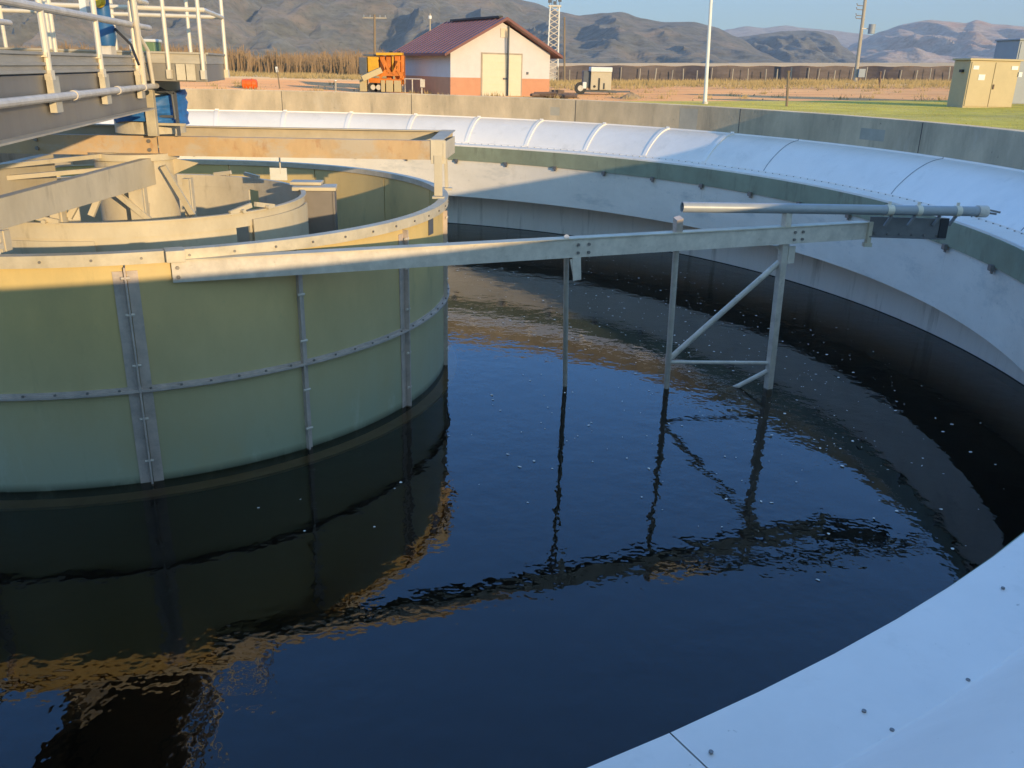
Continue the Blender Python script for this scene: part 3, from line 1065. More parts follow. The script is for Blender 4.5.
# drive on top of the column
drv = thing('drive_unit', 'gear drive wrapped in a crumpled blue tarpaulin under the platform', 'drive', (.4, .1, 3.0))
MB().arc([(.001, 3.10), (.44, 3.10), (.44, 3.26), (.42, 3.3), (.42, 3.74), (.001, 3.74)], 0, 360, 40, closed=False).build('turntable', cream, None, smooth=True)
tt = bpy.data.objects['turntable']
tt.location = (.35, .15, 0)
par(tt, drv)
tv, tf = [], []
nA, nZ = 64, 16
for j in range(nZ + 1):
    t = j / nZ
    for k in range(nA):
        a = 2 * PI * k / nA
        r = .47 + -.02 + .008 * math.sin(3.2 * PI * t * 2.1 + 1.4 * math.sin(a * 3)) + .022 * noise.noise(Vector((math.cos(a) * 3, math.sin(a) * 3, t * 9)))
        tv.append((.42 + r * math.cos(a), .05 + r * math.sin(a), 3.24 + .36 * t + .05 * math.sin(a * 2 + 1) * t - .03 * math.cos(2 * a) * (1 - t)))
for j in range(nZ):
    for k in range(nA):
        k2 = (k + 1) % nA
        tf.append((j * nA + k, j * nA + k2, (j + 1) * nA + k2, (j + 1) * nA + k))
tf.append(tuple(nZ * nA + k for k in range(nA)))
MB().add(tv, tf).build('tarpaulin', blue_t, drv, smooth=True)

# ------------------------------------------------------------------ walkway bridge
bu = Vector((-.19, .98, 0)).normalized()
bnr = Vector((bu.y, -bu.x, 0))


def BR(v, off_, z):
    p = bu * v + bnr * off_
    return Vector((p.x, p.y, z))


br = thing('walkway_bridge', 'grey steel walkway bridge with pale tube handrails leading to the centre platform', 'bridge', BR(-12.9, 0, 3.5))
V0, V1 = -12.7, -1.42
for s_ in (1, -1):
    MB().channel(BR(V0, .65 * s_, 3.675), BR(V1, .65 * s_, 3.675), .40, .10, .016, -1 if s_ > 0 else 1).build('side_beam', walk, br, bevel=.004)
    MB().bar(BR(V0, .69 * s_, 3.472), BR(V1, .69 * s_, 3.472), .13, .014).build('bottom_flange', beamtop, br)
    # folded toe board: two ribs
    tb = MB().bar(BR(V0, .668 * s_, 3.965), BR(V1, .668 * s_, 3.965), .012, .15)
    for z in (3.90, 3.955, 4.03):
        tb.bar(BR(V0, .684 * s_, z), BR(V1, .684 * s_, z), .02, .022)
    tb.build('toe_board', walk2, br)
MB().bar(BR(V0, 0, 3.895), BR(V1, 0, 3.895), 1.28, .03).build('deck', beamtop, br)
vposts = [-5.02 - 1.55 * k for k in range(5, 0, -1)] + [-5.02, -3.45, -1.92]
for s_ in (1, -1):
    for v in vposts:
        p_ = MB().tube([BR(v, .70 * s_, 3.80), BR(v, .70 * s_, 4.63)], .025, 10).box(BR(v, .70 * s_, 3.875), (.055, .055, .07))
        p_.box(BR(v, .69 * s_, 4.02), (.09, .05, .035), math.atan2(bu.y, bu.x))
        po = p_.build('rail_post', alu, br)
        MB().bar(BR(v + .05, (.70) * s_, 3.865), BR(v + .05, (.70) * s_, 3.60), .16, .05, bnr).build('strap', rim_m, po)
    for z, r in ((4.62, .03), (4.35, .032)):
        MB().tube([BR(V0, .70 * s_, z), BR(-4.3, .70 * s_, z), BR(V1 + (.4 if s_ > 0 else .08), .70 * s_, z)], r, 12).build('handrail', galv if z < 4.5 else alu, br)
cd = MB().tube([BR(V0, .735, 3.715), BR(-1.15, .735, 3.715)], .032, 12)
for v in (-8, -6.5, -4.6, -3.1, -1.9):
    cd.tube([BR(v, .735, 3.715), BR(v + .09, .735, 3.715)], .04, 12)
cd.build('conduit', galv, br)
# leaning conduits and a light mast by the last post
MB().tube([BR(-1.85, .74, 3.72), BR(-2.0, .76, 4.4), BR(-2.1, .76, 5.6)], .028, 10).build('conduit', alu, br)
MB().tube([BR(-1.35, .74, 3.72), BR(-1.45, .74, 4.1), BR(-1.62, .70, 4.25), BR(-1.66, .70, 4.75)], .022, 10).build('conduit', alu, br)
MB().tube([BR(-3.5, -.78, 3.9), BR(-3.5, -.78, 5.2)], .03, 10).build('light_mast', alu, br)
MB().tube([BR(-3.5, -.72, 5.1), BR(-3.45, -.70, 4.6), BR(-3.3, -.68, 4.3), BR(-3.05, -.68, 4.05)], .012, 8).build('cable', darkm, br)
# platform
pf = on_y(204, 70, -1.15)
OFR = pf.x * bnr.x + pf.y * bnr.y
VP0 = -1.30
side = on_z(226, 81, 3.80)
VP1 = .35
zb, zt = 3.79, 4.09
plat = MB()
plat.bar(BR(VP0, -OFR, 3.87), BR(VP0, OFR, 3.87), .02, .20)
plat.bar(BR(VP1, -OFR, 3.87), BR(VP1, OFR, 3.87), .02, .20)
plat.bar(BR(VP0 + .011, OFR, 3.87), BR(VP1, OFR, 3.87), .02, .20)
plat.bar(BR(VP0 + .011, -OFR, 3.87), BR(VP1, -OFR, 3.87), .02, .20)
plat.bar(BR(VP0 + .05, 0, 3.955), BR(VP1 - .05, 0, 3.955), 2 * OFR - .1, .03)
plat.build('platform', walk, br, bevel=.004)
tp = MB()
tp.bar(BR(VP0 - .012, -OFR, 4.03), BR(VP0 - .012, OFR, 4.03), .012, .12).bar(BR(VP0 - .03, -OFR, 4.085), BR(VP0 - .03, OFR, 4.085), .03, .02)
tp.bar(BR(VP0, OFR + .012, 4.03), BR(VP1, OFR + .012, 4.03), .012, .12).bar(BR(VP0, OFR + .03, 4.085), BR(VP1, OFR + .03, 4.085), .03, .02)
tp.bar(BR(VP1 + .012, -OFR, 4.03), BR(VP1 + .012, OFR, 4.03), .012, .12)
tp.build('toe_board', walk2, br)
pp = [(VP0 - .04, OFR - .40), (VP0 - .04, OFR - .02), (VP0 - .04, -OFR * .2), (VP1 + .02, OFR + .04), (VP1 + .02, OFR - .4), (VP1 + .02, 0), (VP1 + .02, -OFR * .6), (VP0 - .04, -OFR), (VP1, -OFR)]
for v, o2 in pp:
    po = MB().tube([BR(v, o2, 3.80), BR(v, o2, 4.93)], .024, 10).box(BR(v, o2, 3.85), (.055, .055, .10)).build('rail_post', alu, br)
    o3 = o2 + (.13 if o2 < OFR - .3 else -.14)
    MB().bar(BR(v, o3, 3.785), BR(v, o3, 3.965), .10, .03, bu).build('strap', rim_m, po)
for z in (4.92, 4.55):
    MB().tube([BR(VP0 - .04, -.70, z), BR(VP0 - .04, -OFR - .03, z), BR(VP1 + .02, -OFR - .03, z)], .026, 10).build('handrail', alu, br)
    MB().tube([BR(VP0 - .04, -.3, z), BR(VP0 - .04, OFR + .04, z), BR(VP1 + .02, OFR + .04, z)], .026, 10).build('handrail', alu, br)
    MB().tube([BR(VP1 + .02, OFR + .03, z), BR(VP1 + .02, -OFR, z)], .026, 10).build('handrail', alu, br)
# supports under the platform
p = on_y(152, 120, -.42)
MB().bar((p.x, p.y, ZB1 + .02), (p.x, p.y, 3.80), .12, .08, (0, 1, 0)).build('support_post', rim_m, br, bevel=.004)
p = on_y(177.5, 120, -.30)
MB().bar((p.x, p.y, ZB1 + .02), (p.x, p.y, 3.62), .035, .035, (0, 1, 0)).bar((p.x, p.y, 3.62), (p.x - .22, p.y, 3.64), .035, .03).bar(
    (p.x - .3, p.y, 3.33), (p.x, p.y, 3.33), .03, .03).tube([(p.x - .2, p.y - .02, 3.68), (p.x - .02, p.y - .04, 3.6), (p.x - .01, p.y - .04, 3.3)], .018, 8).build('bracket', grey_p, br)
p = on_y(168, 109, -.33)
MB().bar((p.x - .3, p.y, ZB1 + .16), (p.x + .2, p.y, ZB1 + .16), .05, .03).build('support_post', rim_m, br)

# devices on the walkway
p = on_y(109, 58, -2.0)
p.z = 3.91
mo = thing('drive_motor', 'blue actuator with a yellow cap standing on the walkway', 'actuator', p)
x, y = p.x, p.y
MB().box((x, y, 4.02), (.12, .12, .22)).build('pedestal', galv, mo)
MB().arc([(.001, 4.13), (.08, 4.13), (.095, 4.2), (.095, 4.32), (.07, 4.36), (.07, 4.62), (.09, 4.64), (.09, 4.75), (.001, 4.78)], 0, 360, 24, closed=False).build('housing', blue_p, None, smooth=True)
hs = bpy.data.objects['housing']
hs.location = (x, y, 0)
par(hs, mo)
MB().arc([(.001, 0), (.065, 0), (.07, .03), (.05, .07), (.001, .075)], 0, 360, 20, closed=False).build('cap', yellow, None, smooth=True)
cp = bpy.data.objects['cap']
cp.location = (x + .02, y - .095, 4.56)
cp.rotation_euler = (rad(90), 0, 0)
par(cp, mo)
MB().tube([(x + .1, y, 4.3), (x + .25, y, 4.15), (x + .35, y - .1, 3.95)], .014, 8).build('cable', darkm, mo)
MB().box((x - .16, y - .05, 4.50), (.07, .1, .14)).build('junction_box', white_p, mo)

p = BR(VP0 + .45, .62, 3.98)
gb = thing('control_box', 'small green box with a rounded white lid on the platform', 'box', p)
x, y = p.x, p.y
MB().box((x, y, 4.10), (.26, .2, .2)).build('body', green_p, gb, bevel=.01)
MB().box((x, y, 4.215), (.29, .23, .035)).box((x - .17, y, 4.12), (.05, .1, .22)).build('lid', white_p, gb, bevel=.012)

# ------------------------------------------------------------------ skimmer arm
sk = thing('skimmer_arm', 'long galvanised skimmer arm reaching from the green drum to the tank rim over the water', 'skimmer')
zb_ = 2.13
s0, s1 = on_z(172, 272, zb_), on_z(868, 231, zb_ + .02)
sd_ = (s1 - s0).normalized()
sn = Vector((sd_.y, -sd_.x, 0))
sbeam = MB().channel(s0, s1, .205, .11, .016, -1).build('beam', galv, sk)
MB().bar(s0 + Vector((0, 0, .108)) - sn * .05, s1 + Vector((0, 0, .108)) - sn * .05, .15, .012).build('top_flange', rim_m, sk)
e = on_cyl(172, 258, RD + .05)
MB().box((e.x + .02, e.y + .02, 2.29), (.17, .2, .11), rad(27)).box((s0.x + .05, s0.y + .1, 2.19), (.10, .14, .24), rad(22)).build('root_bracket', rim_m, sk, bevel=.004)
bb = MB()


def at_beam(px):                     # point of the beam axis seen at image column px
    lo, hi = 0., 1.
    for _ in range(30):
        t = (lo + hi) / 2
        q = s0.lerp(s1, t)
        v = q - CAM
        z = v.dot(fv)
        if 512 + F * v.dot(rv.normalized()) / z < px:
            lo = t
        else:
            hi = t
    return s0.lerp(s1, (lo + hi) / 2)


def boltpat(px, nx, dx):
    c = at_beam(px)
    for i in range(nx):
        for dz in (-.05, .04):
            q = c + sd_ * ((i - (nx - 1) / 2) * dx) + Vector((0, 0, dz)) + sn * .008
            bb.tube([q, q + sn * .022], .018, 6)


boltpat(178, 1, .1)
boltpat(583, 2, .13)
boltpat(798, 2, .12)
absorb(sbeam, bb, bolt_m)
b1, b2, b3 = at_beam(570), at_beam(681), at_beam(788)
w1, w2, w3 = on_z(565, 386, 0), on_z(666.5, 388, 0), on_z(768, 388, 0)


def ext(w_, b_, z, back=.09):
    q = b_ - sn * back
    t = z / q.z
    return w_.lerp(q, t)


MB().tube([ext(w1, b1, -.12), ext(w1, b1, 2.275)], .030, 10).build('post', galv, sk)
pl = ext(w1, b1, 2.02)
MB().bar(b1 + sd_ * .08 + Vector((0, 0, -.10)) + sn * .012, b1 + sd_ * .10 + Vector((0, 0, -.36)) + sn * .012, .10, .014, sn).bar(
    b1 + sd_ * .03 + Vector((0, 0, -.12)), b1 + sd_ * .09 + Vector((0, 0, -.36)), .02, .05).build('bracket', galv, sk)
po2 = MB().tube([ext(w2, b2, -.12), ext(w2, b2, 2.42)], .037, 12).build('post', galv, sk)
t0, t1 = ext(w2, b2, 2.24), ext(w2, b2, 2.425)
MB().bar(t0, t1, .085, .085, sn).build('sleeve', flange_m, po2)
MB().bar(ext(w3, b3, -.12), ext(w3, b3, 2.46, .06), .088, .088, sn).build('post', galv, sk, bevel=.004)
dA, dB = ext(w3, b3, 1.86) + sd_ * .05 + sn * .02, ext(w2, b2, .46)
MB().tube([dA, dB], .036, 10).build('brace', galv, sk)
MB().tube([ext(w2, b2, .42), ext(w3, b3, .38)], .024, 10).build('brace', galv, sk)
MB().tube([ext(w3, b3, .28), on_z(738, 386, .02), on_z(725, 391, -.12)], .030, 10).build('brace', galv, sk)
q = ext(w3, b3, 1.88)
MB().bar(q + sd_ * .11 + sn * .05 + Vector((0, 0, .12)), q + sd_ * .11 + sn * .05 + Vector((0, 0, -.10)), .10, .02, sn).prism(
    [q - sd_ * .15 + Vector((0, 0, .13)), q + sd_ * .1 + Vector((0, 0, .13)), q + sd_ * .1 + Vector((0, 0, -.02))], sn * .014).build('bracket', galv, sk)
# pipe along the top
pa, pb = on_y(682, 207, -1.42), on_y(986, 211.5, -.62)
pdir = (pb - pa).normalized()
pr = .062
pip = MB()
n = 20
a_ = pdir.cross(Vector((0, 0, 1))).normalized()
b_ = pdir.cross(a_)
for rr in (pr, pr - .008):
    pip.tube([pa, pa.lerp(pb, .5), pb], rr, n, cap=False)
ri = [(k, (k + 1) % n, 3 * n + (k + 1) % n, 3 * n + k) for k in range(n)]
pip.f += ri
pip.f += [(2 * n + k, 2 * n + (k + 1) % n, 5 * n + (k + 1) % n, 5 * n + k) for k in range(n)]
pipe = pip.build('pipe', mat('grey_pvc', (.36, .37, .37), .42, .1, var=.08, scale=5), sk, smooth=True)
for px, wd in ((884, .09), (914, .07), (955, .075)):
    t = (px - 682) / (986 - 682.)
    c = pa.lerp(pb, t)
    cl = MB().tube([c - pdir * wd / 2, c + pdir * wd / 2], pr + .006, 20)
    cl.tube([c + Vector((0, 0, pr)), c + Vector((0, 0, pr + .045))], .02, 6)
    cl.build('clamp', alu, pipe)
c = pa.lerp(pb, .985)
MB().tube([c - pdir * .07, c + pdir * .06], pr + .014, 20).build('end_collar', galv, pipe)
for k in (-1, 1):
    MB().bar(pb + pdir * .03 + Vector((0, 0, .02 * k)) + a_ * .03 * k, pb + pdir * .18 + Vector((0, 0, .015 * k - .02)) + a_ * .03 * k, .02, .025).build('fork', bolt_m, pipe)
plate_m = mat('dull_steel', (.17, .165, .16), .6, .0, var=.2, scale=5)
# end blade under the pipe
e0, e1 = s1 + Vector((0, 0, .06)), pa.lerp(pb, .872)
e1 = Vector((e1.x, e1.y, e0.z))
epl = MB().bar(e0, e1, .016  , .25).bar(e0 + Vector((0, 0, -.125)), e1 + Vector((0, 0, -.125)), .09, .016).build('end_plate', plate_m, sk, bevel=.003)
MB().bar(e1 - (e1 - e0).normalized() * .1 + sn * .02 + Vector((0, 0, .01)), e1 + sn * .02 + Vector((0, 0, .01)), .02, .25).build('wiper', darkm, sk)
bb = MB()
for k in range(6):
    q = e0.lerp(e1, .08 + .16 * k) + Vector((0, 0, -.085)) + sn * .006
    bb.tube([q, q + sn * .02], .014, 6)
absorb(epl, bb, bolt_m)
MB().bar(s1 + Vector((0, 0, .12)) + sn * .02, s1 + Vector((0, 0, -.16)) + sn * .02, .06, .05, sn).box(s1 + Vector((0, 0, -.17)) + sn * .02, (.1, .08, .05)).build('end_clamp', rim_m, sk)
for px in (888, 912, 938, 955):
    t = (px - 682) / (986 - 682.)
    c = pa.lerp(pb, t)
    tgt = Vector((c.x, c.y, e0.z + .04)) - pdir * .08
    MB().bar(c - Vector((0, 0, pr)), tgt, .03, .03).build('strut', plate_m, sk)

# ------------------------------------------------------------------ shed
A = rad(30)
ux, uy = Vector((math.cos(A), math.sin(A), 0)), Vector((-math.sin(A), math.cos(A), 0))
YS = 59.6
fl = bg(450.5, 92, YS)
base = Vector((fl.x, fl.y, gh(fl.x, fl.y)))
W, Ls = 7.55, 7.8
zE = bg(449, 50.5, YS).z
zA = bg(503, 20.5, YS + W / 2 * uy.length * .5).z
zW = bg(450, 77.3, YS).z
gz = base.z - .15
shed = thing('shed', 'pale stucco shed with a dark red metal gable roof and terracotta base', 'shed', base)


def SH(u, v, z):
    q = base + ux * u + uy * v
    return Vector((q.x, q.y, z))


MB().prism([SH(0, 0, zW), SH(W, 0, zW), SH(W, 0, zE), SH(W / 2, 0, zA - .12), SH(0, 0, zE)], uy * Ls).build('wall', stucco, shed)
wn = MB().prism([SH(-.02, -.02, gz), SH(W + .02, -.02, gz), SH(W + .02, -.02, zW), SH(-.02, -.02, zW)], uy * (Ls + .04))
wn.build('wainscot', terra, shed)
for sgn in (-1, 1):
    oh = .62
    sl = (zA - zE) / (W / 2)
    e_u = -oh if sgn < 0 else W + oh
    r_ = MB().prism([SH(e_u, -.7, zE - sl * oh + .02), SH(W / 2, -.7, zA + .02), SH(W / 2, -.7, zA + .16), SH(e_u, -.7, zE - sl * oh + .16)], uy * (Ls + 1.4))
    for k in range(15):                  # standing seams
        v = -.65 + k * (Ls + 1.3) / 14
        r_.bar(SH(e_u, v, zE - sl * oh + .18), SH(W / 2, v, zA + .18), .04, .05)
    r_.build('roof', roof_m, shed)
MB().bar(SH(W / 2, .2, zA + .24), SH(W / 2, Ls - .2, zA + .24), .3, .12).build('ridge_vent', darkm, shed)
MB().bar(SH(-.66, -.7, zE - sl * .6 + .06), SH(-.66, Ls + .7, zE - sl * .6 + .06), .12, .14).build('gutter', roof_m, shed)
def shx(px):                          # distance along the front wall for an image column
    best = min(range(0, 800), key=lambda i: abs((lambda v: 512 + F * v.dot(rv.normalized()) / v.dot(fv))(SH(i / 100, 0, 3.5) - CAM) - px))
    return best / 100


d0, d1 = shx(482), shx(520.5)
zD = bg(500, 54.5, YS + 1.5).z
dr = MB().bar(SH((d0 + d1) / 2, -.03, (gz + zD) / 2), SH((d0 + d1) / 2, .01, (gz + zD) / 2), d1 - d0, zD - gz)
dd = MB()
dd.prism([SH(d0, -.06, gz), SH(d1, -.06, gz), SH(d1, -.06, zD), SH(d0, -.06, zD)], uy * .05)
for k in range(1, 6):
    z = gz + (zD - gz) * k / 6
    dd.bar(SH(d0 + .05, -.07, z), SH(d1 - .05, -.07, z), .02, .03)
dob = dd.build('door', door_m, shed)
MB().box(SH((d0 + d1) / 2 + .25, -.10, gz + 1.25), (.35, .06, .10), A).build('handle', grey_p, dob)
MB().prism([SH(d0 - .1, -.045, gz), SH(d0 - .002, -.045, gz), SH(d0 - .002, -.045, zD + .1), SH(d0 - .1, -.045, zD + .1)], uy * .04).prism(
    [SH(d1 + .002, -.045, gz), SH(d1 + .1, -.045, gz), SH(d1 + .1, -.045, zD + .1), SH(d1 + .002, -.045, zD + .1)], uy * .04).prism(
    [SH(d0, -.045, zD + .002), SH(d1, -.045, zD + .002), SH(d1, -.045, zD + .1), SH(d0, -.045, zD + .1)], uy * .04).build('door_frame', mat('frame_brown', (.38, .31, .24), .7), shed)
vx = shx(503)
MB().box(SH(vx, -.03, zA - .75), (.5, .06, .55), A).build('gable_vent', trim_m, shed)
MB().box(SH(shx(527), -.05, zW + .35), (.12, .1, .16), A).build('wall_lamp', grey_p, shed)
mast = SH(shx(507), -.13, 0)
pl_ = thing('light_pole', 'thin dark pole standing in front of the shed door', 'pole', (mast.x, mast.y, gh(mast.x, mast.y)))
MB().tube([(mast.x, mast.y, gh(mast.x, mast.y) - .1), (mast.x, mast.y, bg(508, 26, mast.y + CY).z)], .055, 8).build('pole', grey_p, pl_)
# frame bench at the left wall
q = bg(414, 86, YS + 1.5)
tbz = gh(q.x, q.y)
fr_ = thing('pipe_stand', 'low grey pipe frame standing beside the shed wall', 'frame', (q.x, q.y, tbz))
zt_ = bg(414, 79, YS + 1.5).z
fb = MB().tube([(q.x - .6, q.y, tbz - .1), (q.x - .6, q.y, zt_), (q.x + .55, q.y - .3, zt_), (q.x + .55, q.y - .3, tbz - .1)], .05, 8)
fb.tube([(q.x - .1, q.y - .1, tbz - .1), (q.x - .1, q.y - .1, zt_)], .04, 8)
fb.build('rail', galv, fr_)
MB().box((q.x + .62, q.y - .4, zt_ - .25), (.3, .2, .5)).build('panel', galv, fr_)

# ------------------------------------------------------------------ orange machine left of the shed
YM = 62.
o0 = bg(383, 90, YM)
zg = gh(o0.x, o0.y)


def MP(px, py, dy=0):
    return bg(px, py, YM + dy)


mc = thing('tow_chipper', 'orange wheeled grinding machine with a grey hood and feed chute beside the shed', 'machine', (o0.x, o0.y, zg))
fx = lambda px: MP(px, 80).x
fz = lambda py: MP(385, py).z
yw = o0.y
MB().box(((fx(368) + fx(379)) / 2, yw + .6, (fz(57) + fz(73)) / 2), (fx(379) - fx(368), 1.2, fz(57) - fz(73))).build('body', orange_y, mc, bevel=.05)
MB().box(((fx(360) + fx(367.5)) / 2, yw + .5, (fz(58) + fz(75)) / 2), (fx(367.5) - fx(360), 1.3, fz(58) - fz(75))).box(
    ((fx(364) + fx(381)) / 2, yw + .6, fz(55.5)), (fx(381) - fx(364), 1.3, .12)).build('hood', grey_p, mc, bevel=.03)
MB().bar(MP(381, 70, -.6), MP(362, 78.5, -.9), 1.0, .35, (0, 0, 1)).build('chute', tan_box, mc)
for x0, x1, y0, y1, mt, nm in ((380, 385, 56, 76, orange, 'post'), (386, 391, 55, 80, orange, 'drum_housing'), (392, 394, 56, 76, orange_y, 'post'), (395, 400.5, 54, 82, orange, 'drum_housing'), (401, 404, 55, 84, orange, 'post')):
    MB().box(((fx(x0) + fx(x1)) / 2, yw + .3 + random.uniform(0, .4), (fz(y0) + fz(y1)) / 2), (fx(x1) - fx(x0), .9, fz(y0) - fz(y1))).build(nm, mt, mc, bevel=.04)
MB().bar(MP(377, 54), MP(403, 54), .8, .16).build('top_rail', orange_y, mc)
for px in (391, 399):
    MB().tube([MP(px - 1.5, 53, -.1), MP(px + 1.5, 53, -.1)], .12, 10).build('roller', darkm, mc)
MB().bar(MP(378, 74), MP(404, 74), 1.0, .25).bar(MP(370, 80), MP(404, 82), 1.1, .3).build('frame', orange, mc)
for p_, q_ in (((383, 58), (390, 73)), ((400, 60), (393, 74)), ((386, 70), (380, 78)), ((396, 66), (402, 78))):
    MB().bar(MP(*p_, -.5), MP(*q_, -.5), .12, .16).build('strut', orange, mc)
for px in (374, 379.5):
    c = Vector((fx(px), yw - .5, zg + .36))
    wq = MB().tube([c, c + Vector((0, .25, 0))], .36, 18).build('wheel', darkm, mc)
    MB().tube([c - Vector((0, .02, 0)), c + Vector((0, .05, 0))], .17, 12).build('rim', galv, wq)
for x0, x1 in ((361, 368), (382, 386), (387, 394), (395, 402)):
    MB().box(((fx(x0) + fx(x1)) / 2, yw - .3, zg + .45), (fx(x1) - fx(x0), .7, .75)).build('side_box', tan_box, mc, bevel=.04)

# ------------------------------------------------------------------ trailer generator right of the shed
YG = 65.
g0 = bg(598, 92, YG)
zg = gh(g0.x, g0.y)
gx = lambda px: bg(px, 85, YG).x
gz_ = lambda py: bg(597, py, YG).z
gen = thing('trailer_generator', 'white box generator on a small two-wheel trailer right of the shed', 'generator', (g0.x, g0.y, zg))
x0, x1 = gx(590.5), gx(611)
zb0, zb1, zb2 = gz_(90), gz_(72), gz_(67)
MB().box(((x0 + x1) / 2, g0.y + .9, (zb0 + zb1) / 2), (x1 - x0, 1.9, zb1 - zb0)).build('body', mat('generator_cream', (.56, .47, .33), .6, var=.05), gen, bevel=.03)
MB().box(((x0 + x1) / 2, g0.y + .88, (zb1 + zb2) / 2 + .002), (x1 - x0 + .06, 2.0, zb2 - zb1)).build('hood', white_p, gen, bevel=.05)
MB().box(((gx(583) + x0) / 2, g0.y + 1.0, (gz_(88) + gz_(71)) / 2), (x0 - gx(583) - .01, 1.6, gz_(71) - gz_(88))).build('radiator_box', grey_p, gen, bevel=.03)
MB().bar((gx(578), g0.y + .2, zb0 - .1), (gx(618), g0.y + .2, zb0 - .1), .12, .14).bar((gx(578), g0.y + 1.5, zb0 - .1), (gx(618), g0.y + 1.5, zb0 - .1), .12, .14).bar(
    (gx(618), g0.y + .8, zb0 - .1), (gx(632), g0.y + .8, zg + .25), .12, .12).build('chassis', grey_p, gen)
MB().bar((gx(599), g0.y - .08, gz_(90)), (gx(599), g0.y - .08, gz_(78)), .1, .05, (0, 1, 0)).bar((gx(604), g0.y - .08, gz_(89)), (gx(604), g0.y - .08, gz_(83)), .08, .05, (0, 1, 0)).build('exhaust', darkm, gen)
MB().tube([(gx(594.5), g0.y - .08, gz_(86.5)), (gx(594.5), g0.y - .03, gz_(86.5))], .09, 12).build('port', darkm, gen)
c = Vector((gx(580.5), g0.y - .15, zg + .42))
wq = MB().tube([c, c + Vector((0, .24, 0))], .42, 20).build('wheel', darkm, gen)
MB().tube([c - Vector((0, .02, 0)), c + Vector((0, .04, 0))], .2, 14).build('rim', galv, wq)
MB().box((gx(584.3), g0.y - .05, zg + .62), (.28, .3, .45)).build('fender', white_p, gen, bevel=.05)
for px0, px1, nm, lb, mt in ((531, 575, 'pipe_pile', 'low pile of dark pipes lying between the shed and the generator', rustp), (620, 642, 'rubble_heap', 'low pale heap lying right of the generator', gravel_m)):
    c0 = bgg((px0 + px1) / 2, 57)
    hb = MB()
    sp = (px1 - px0) / 866. * 57
    if nm == 'pipe_pile':
        for k in range(16):
            y_ = c0.y + random.uniform(-.6, .6)
            x_ = c0.x + random.uniform(-.25, .25) * sp
            ln = sp * random.uniform(.18, .3)
            r_ = random.uniform(.05, .12)
            z_ = c0.z + r_ + random.uniform(0, .16)
            hb.tube([(x_ - ln, y_, z_), (x_ + ln, y_ + random.uniform(-.5, .5), z_ + random.uniform(-.03, .06))], r_, 8)
        hb.box((c0.x + .1 * sp, c0.y, c0.z + .3), (.7, .4, .4), .4)
    else:
        nn = 24
        hv, hf = [], []
        for j in range(9):
            t = j / 8
            for k in range(nn):
                a = 2 * PI * k / nn
                r_ = (1 - t) * (sp * .5) * (1 + .25 * noise.noise(Vector((math.cos(a) * 2, math.sin(a) * 2, t))))
                hv.append((c0.x + r_ * math.cos(a), c0.y + r_ * .6 * math.sin(a), c0.z - .05 + .42 * t ** .7 + .07 * noise.noise(Vector((a * 3, t * 6, 1)))))
        for j in range(8):
            for k in range(nn):
                hf.append((j * nn + k, j * nn + (k + 1) % nn, (j + 1) * nn + (k + 1) % nn, (j + 1) * nn + k))
        hb.add(hv, hf)
    tag(hb.build(nm, mt, loc=c0), lb, 'pile')

# orange barrel lying on the dirt
c0 = bgg(250, 64)
ob = thing('orange_barrel', 'squat orange plastic barrel lying on the dirt left of the orange machine', 'barrel', c0)
L_ = .52
bd2 = Vector((1, .15, 0)).normalized()
MB().tube([c0 + bd2 * t * L_ + Vector((0, 0, .33)) for t in (-1, -.9, -.4, -.36, -.3, .3, .36, .4, .9, 1)], [.22, .31, .33, .36, .33, .33, .36, .33, .31, .22], 20).build('shell', orange_v, ob, smooth=True)
MB().tube([c0 + bd2 * .2 + Vector((0, 0, .64)), c0 + bd2 * .2 + Vector((0, 0, .69))], .07, 10).build('bung', orange, ob)


# ------------------------------------------------------------------ poles
def pole(name, label, px0, py0, px1, py1, yc, r0, r1, m_, cat='pole', bury=.3):
    b_ = bgg(px0, yc) if py0 is None else bg(px0, py0, yc)
    t_ = bg(px1, py1, yc)
    g_ = gh(b_.x, b_.y)
    b_ = Vector((b_.x, b_.y, g_ - bury))
    o = thing(name, label, cat, (b_.x, b_.y, g_))
    MB().tube([b_, b_.lerp(t_, .5), t_], [r0, (r0 + r1) / 2, r1], 12).build('shaft', m_, o, smooth=True)
    return o, b_, t_


po, b_, t_ = pole('utility_pole', 'brown wooden utility pole with a crossarm behind the orange machine', 375, None, 374.5, 14.5, 105, .17, .12, wood)
MB().bar(t_ + Vector((-1.35, .15, -.35)), t_ + Vector((1.35, -.1, -.35)), .12, .14).build('crossarm', wood_g, po)
for dx in (-1.2, -.5, .6, 1.2):
    MB().tube([t_ + Vector((dx, 0, -.3)), t_ + Vector((dx, 0, -.05))], .05, 8).build('insulator', grey_box, po)
po, b_, t_ = pole('utility_pole', 'pale slim pole rising behind the shed roof', 430, None, 430, 13.5, 95, .10, .08, wood_g)
MB().tube([t_ + Vector((0, 0, -.5)), t_ + Vector((0, 0, -.2))], .17, 10).build('cap', white_p, po)
po, b_, t_ = pole('utility_pole', 'thin brown wooden pole right of the shed', 564.5, None, 564.5, 17, 112, .13, .1, wood)
po, b_, t_ = pole('lamp_post', 'tall white metal lamp post on the lawn edge behind the wall', 705, None, 713.5, -40, 46, .10, .07, white_p, 'lamp post')
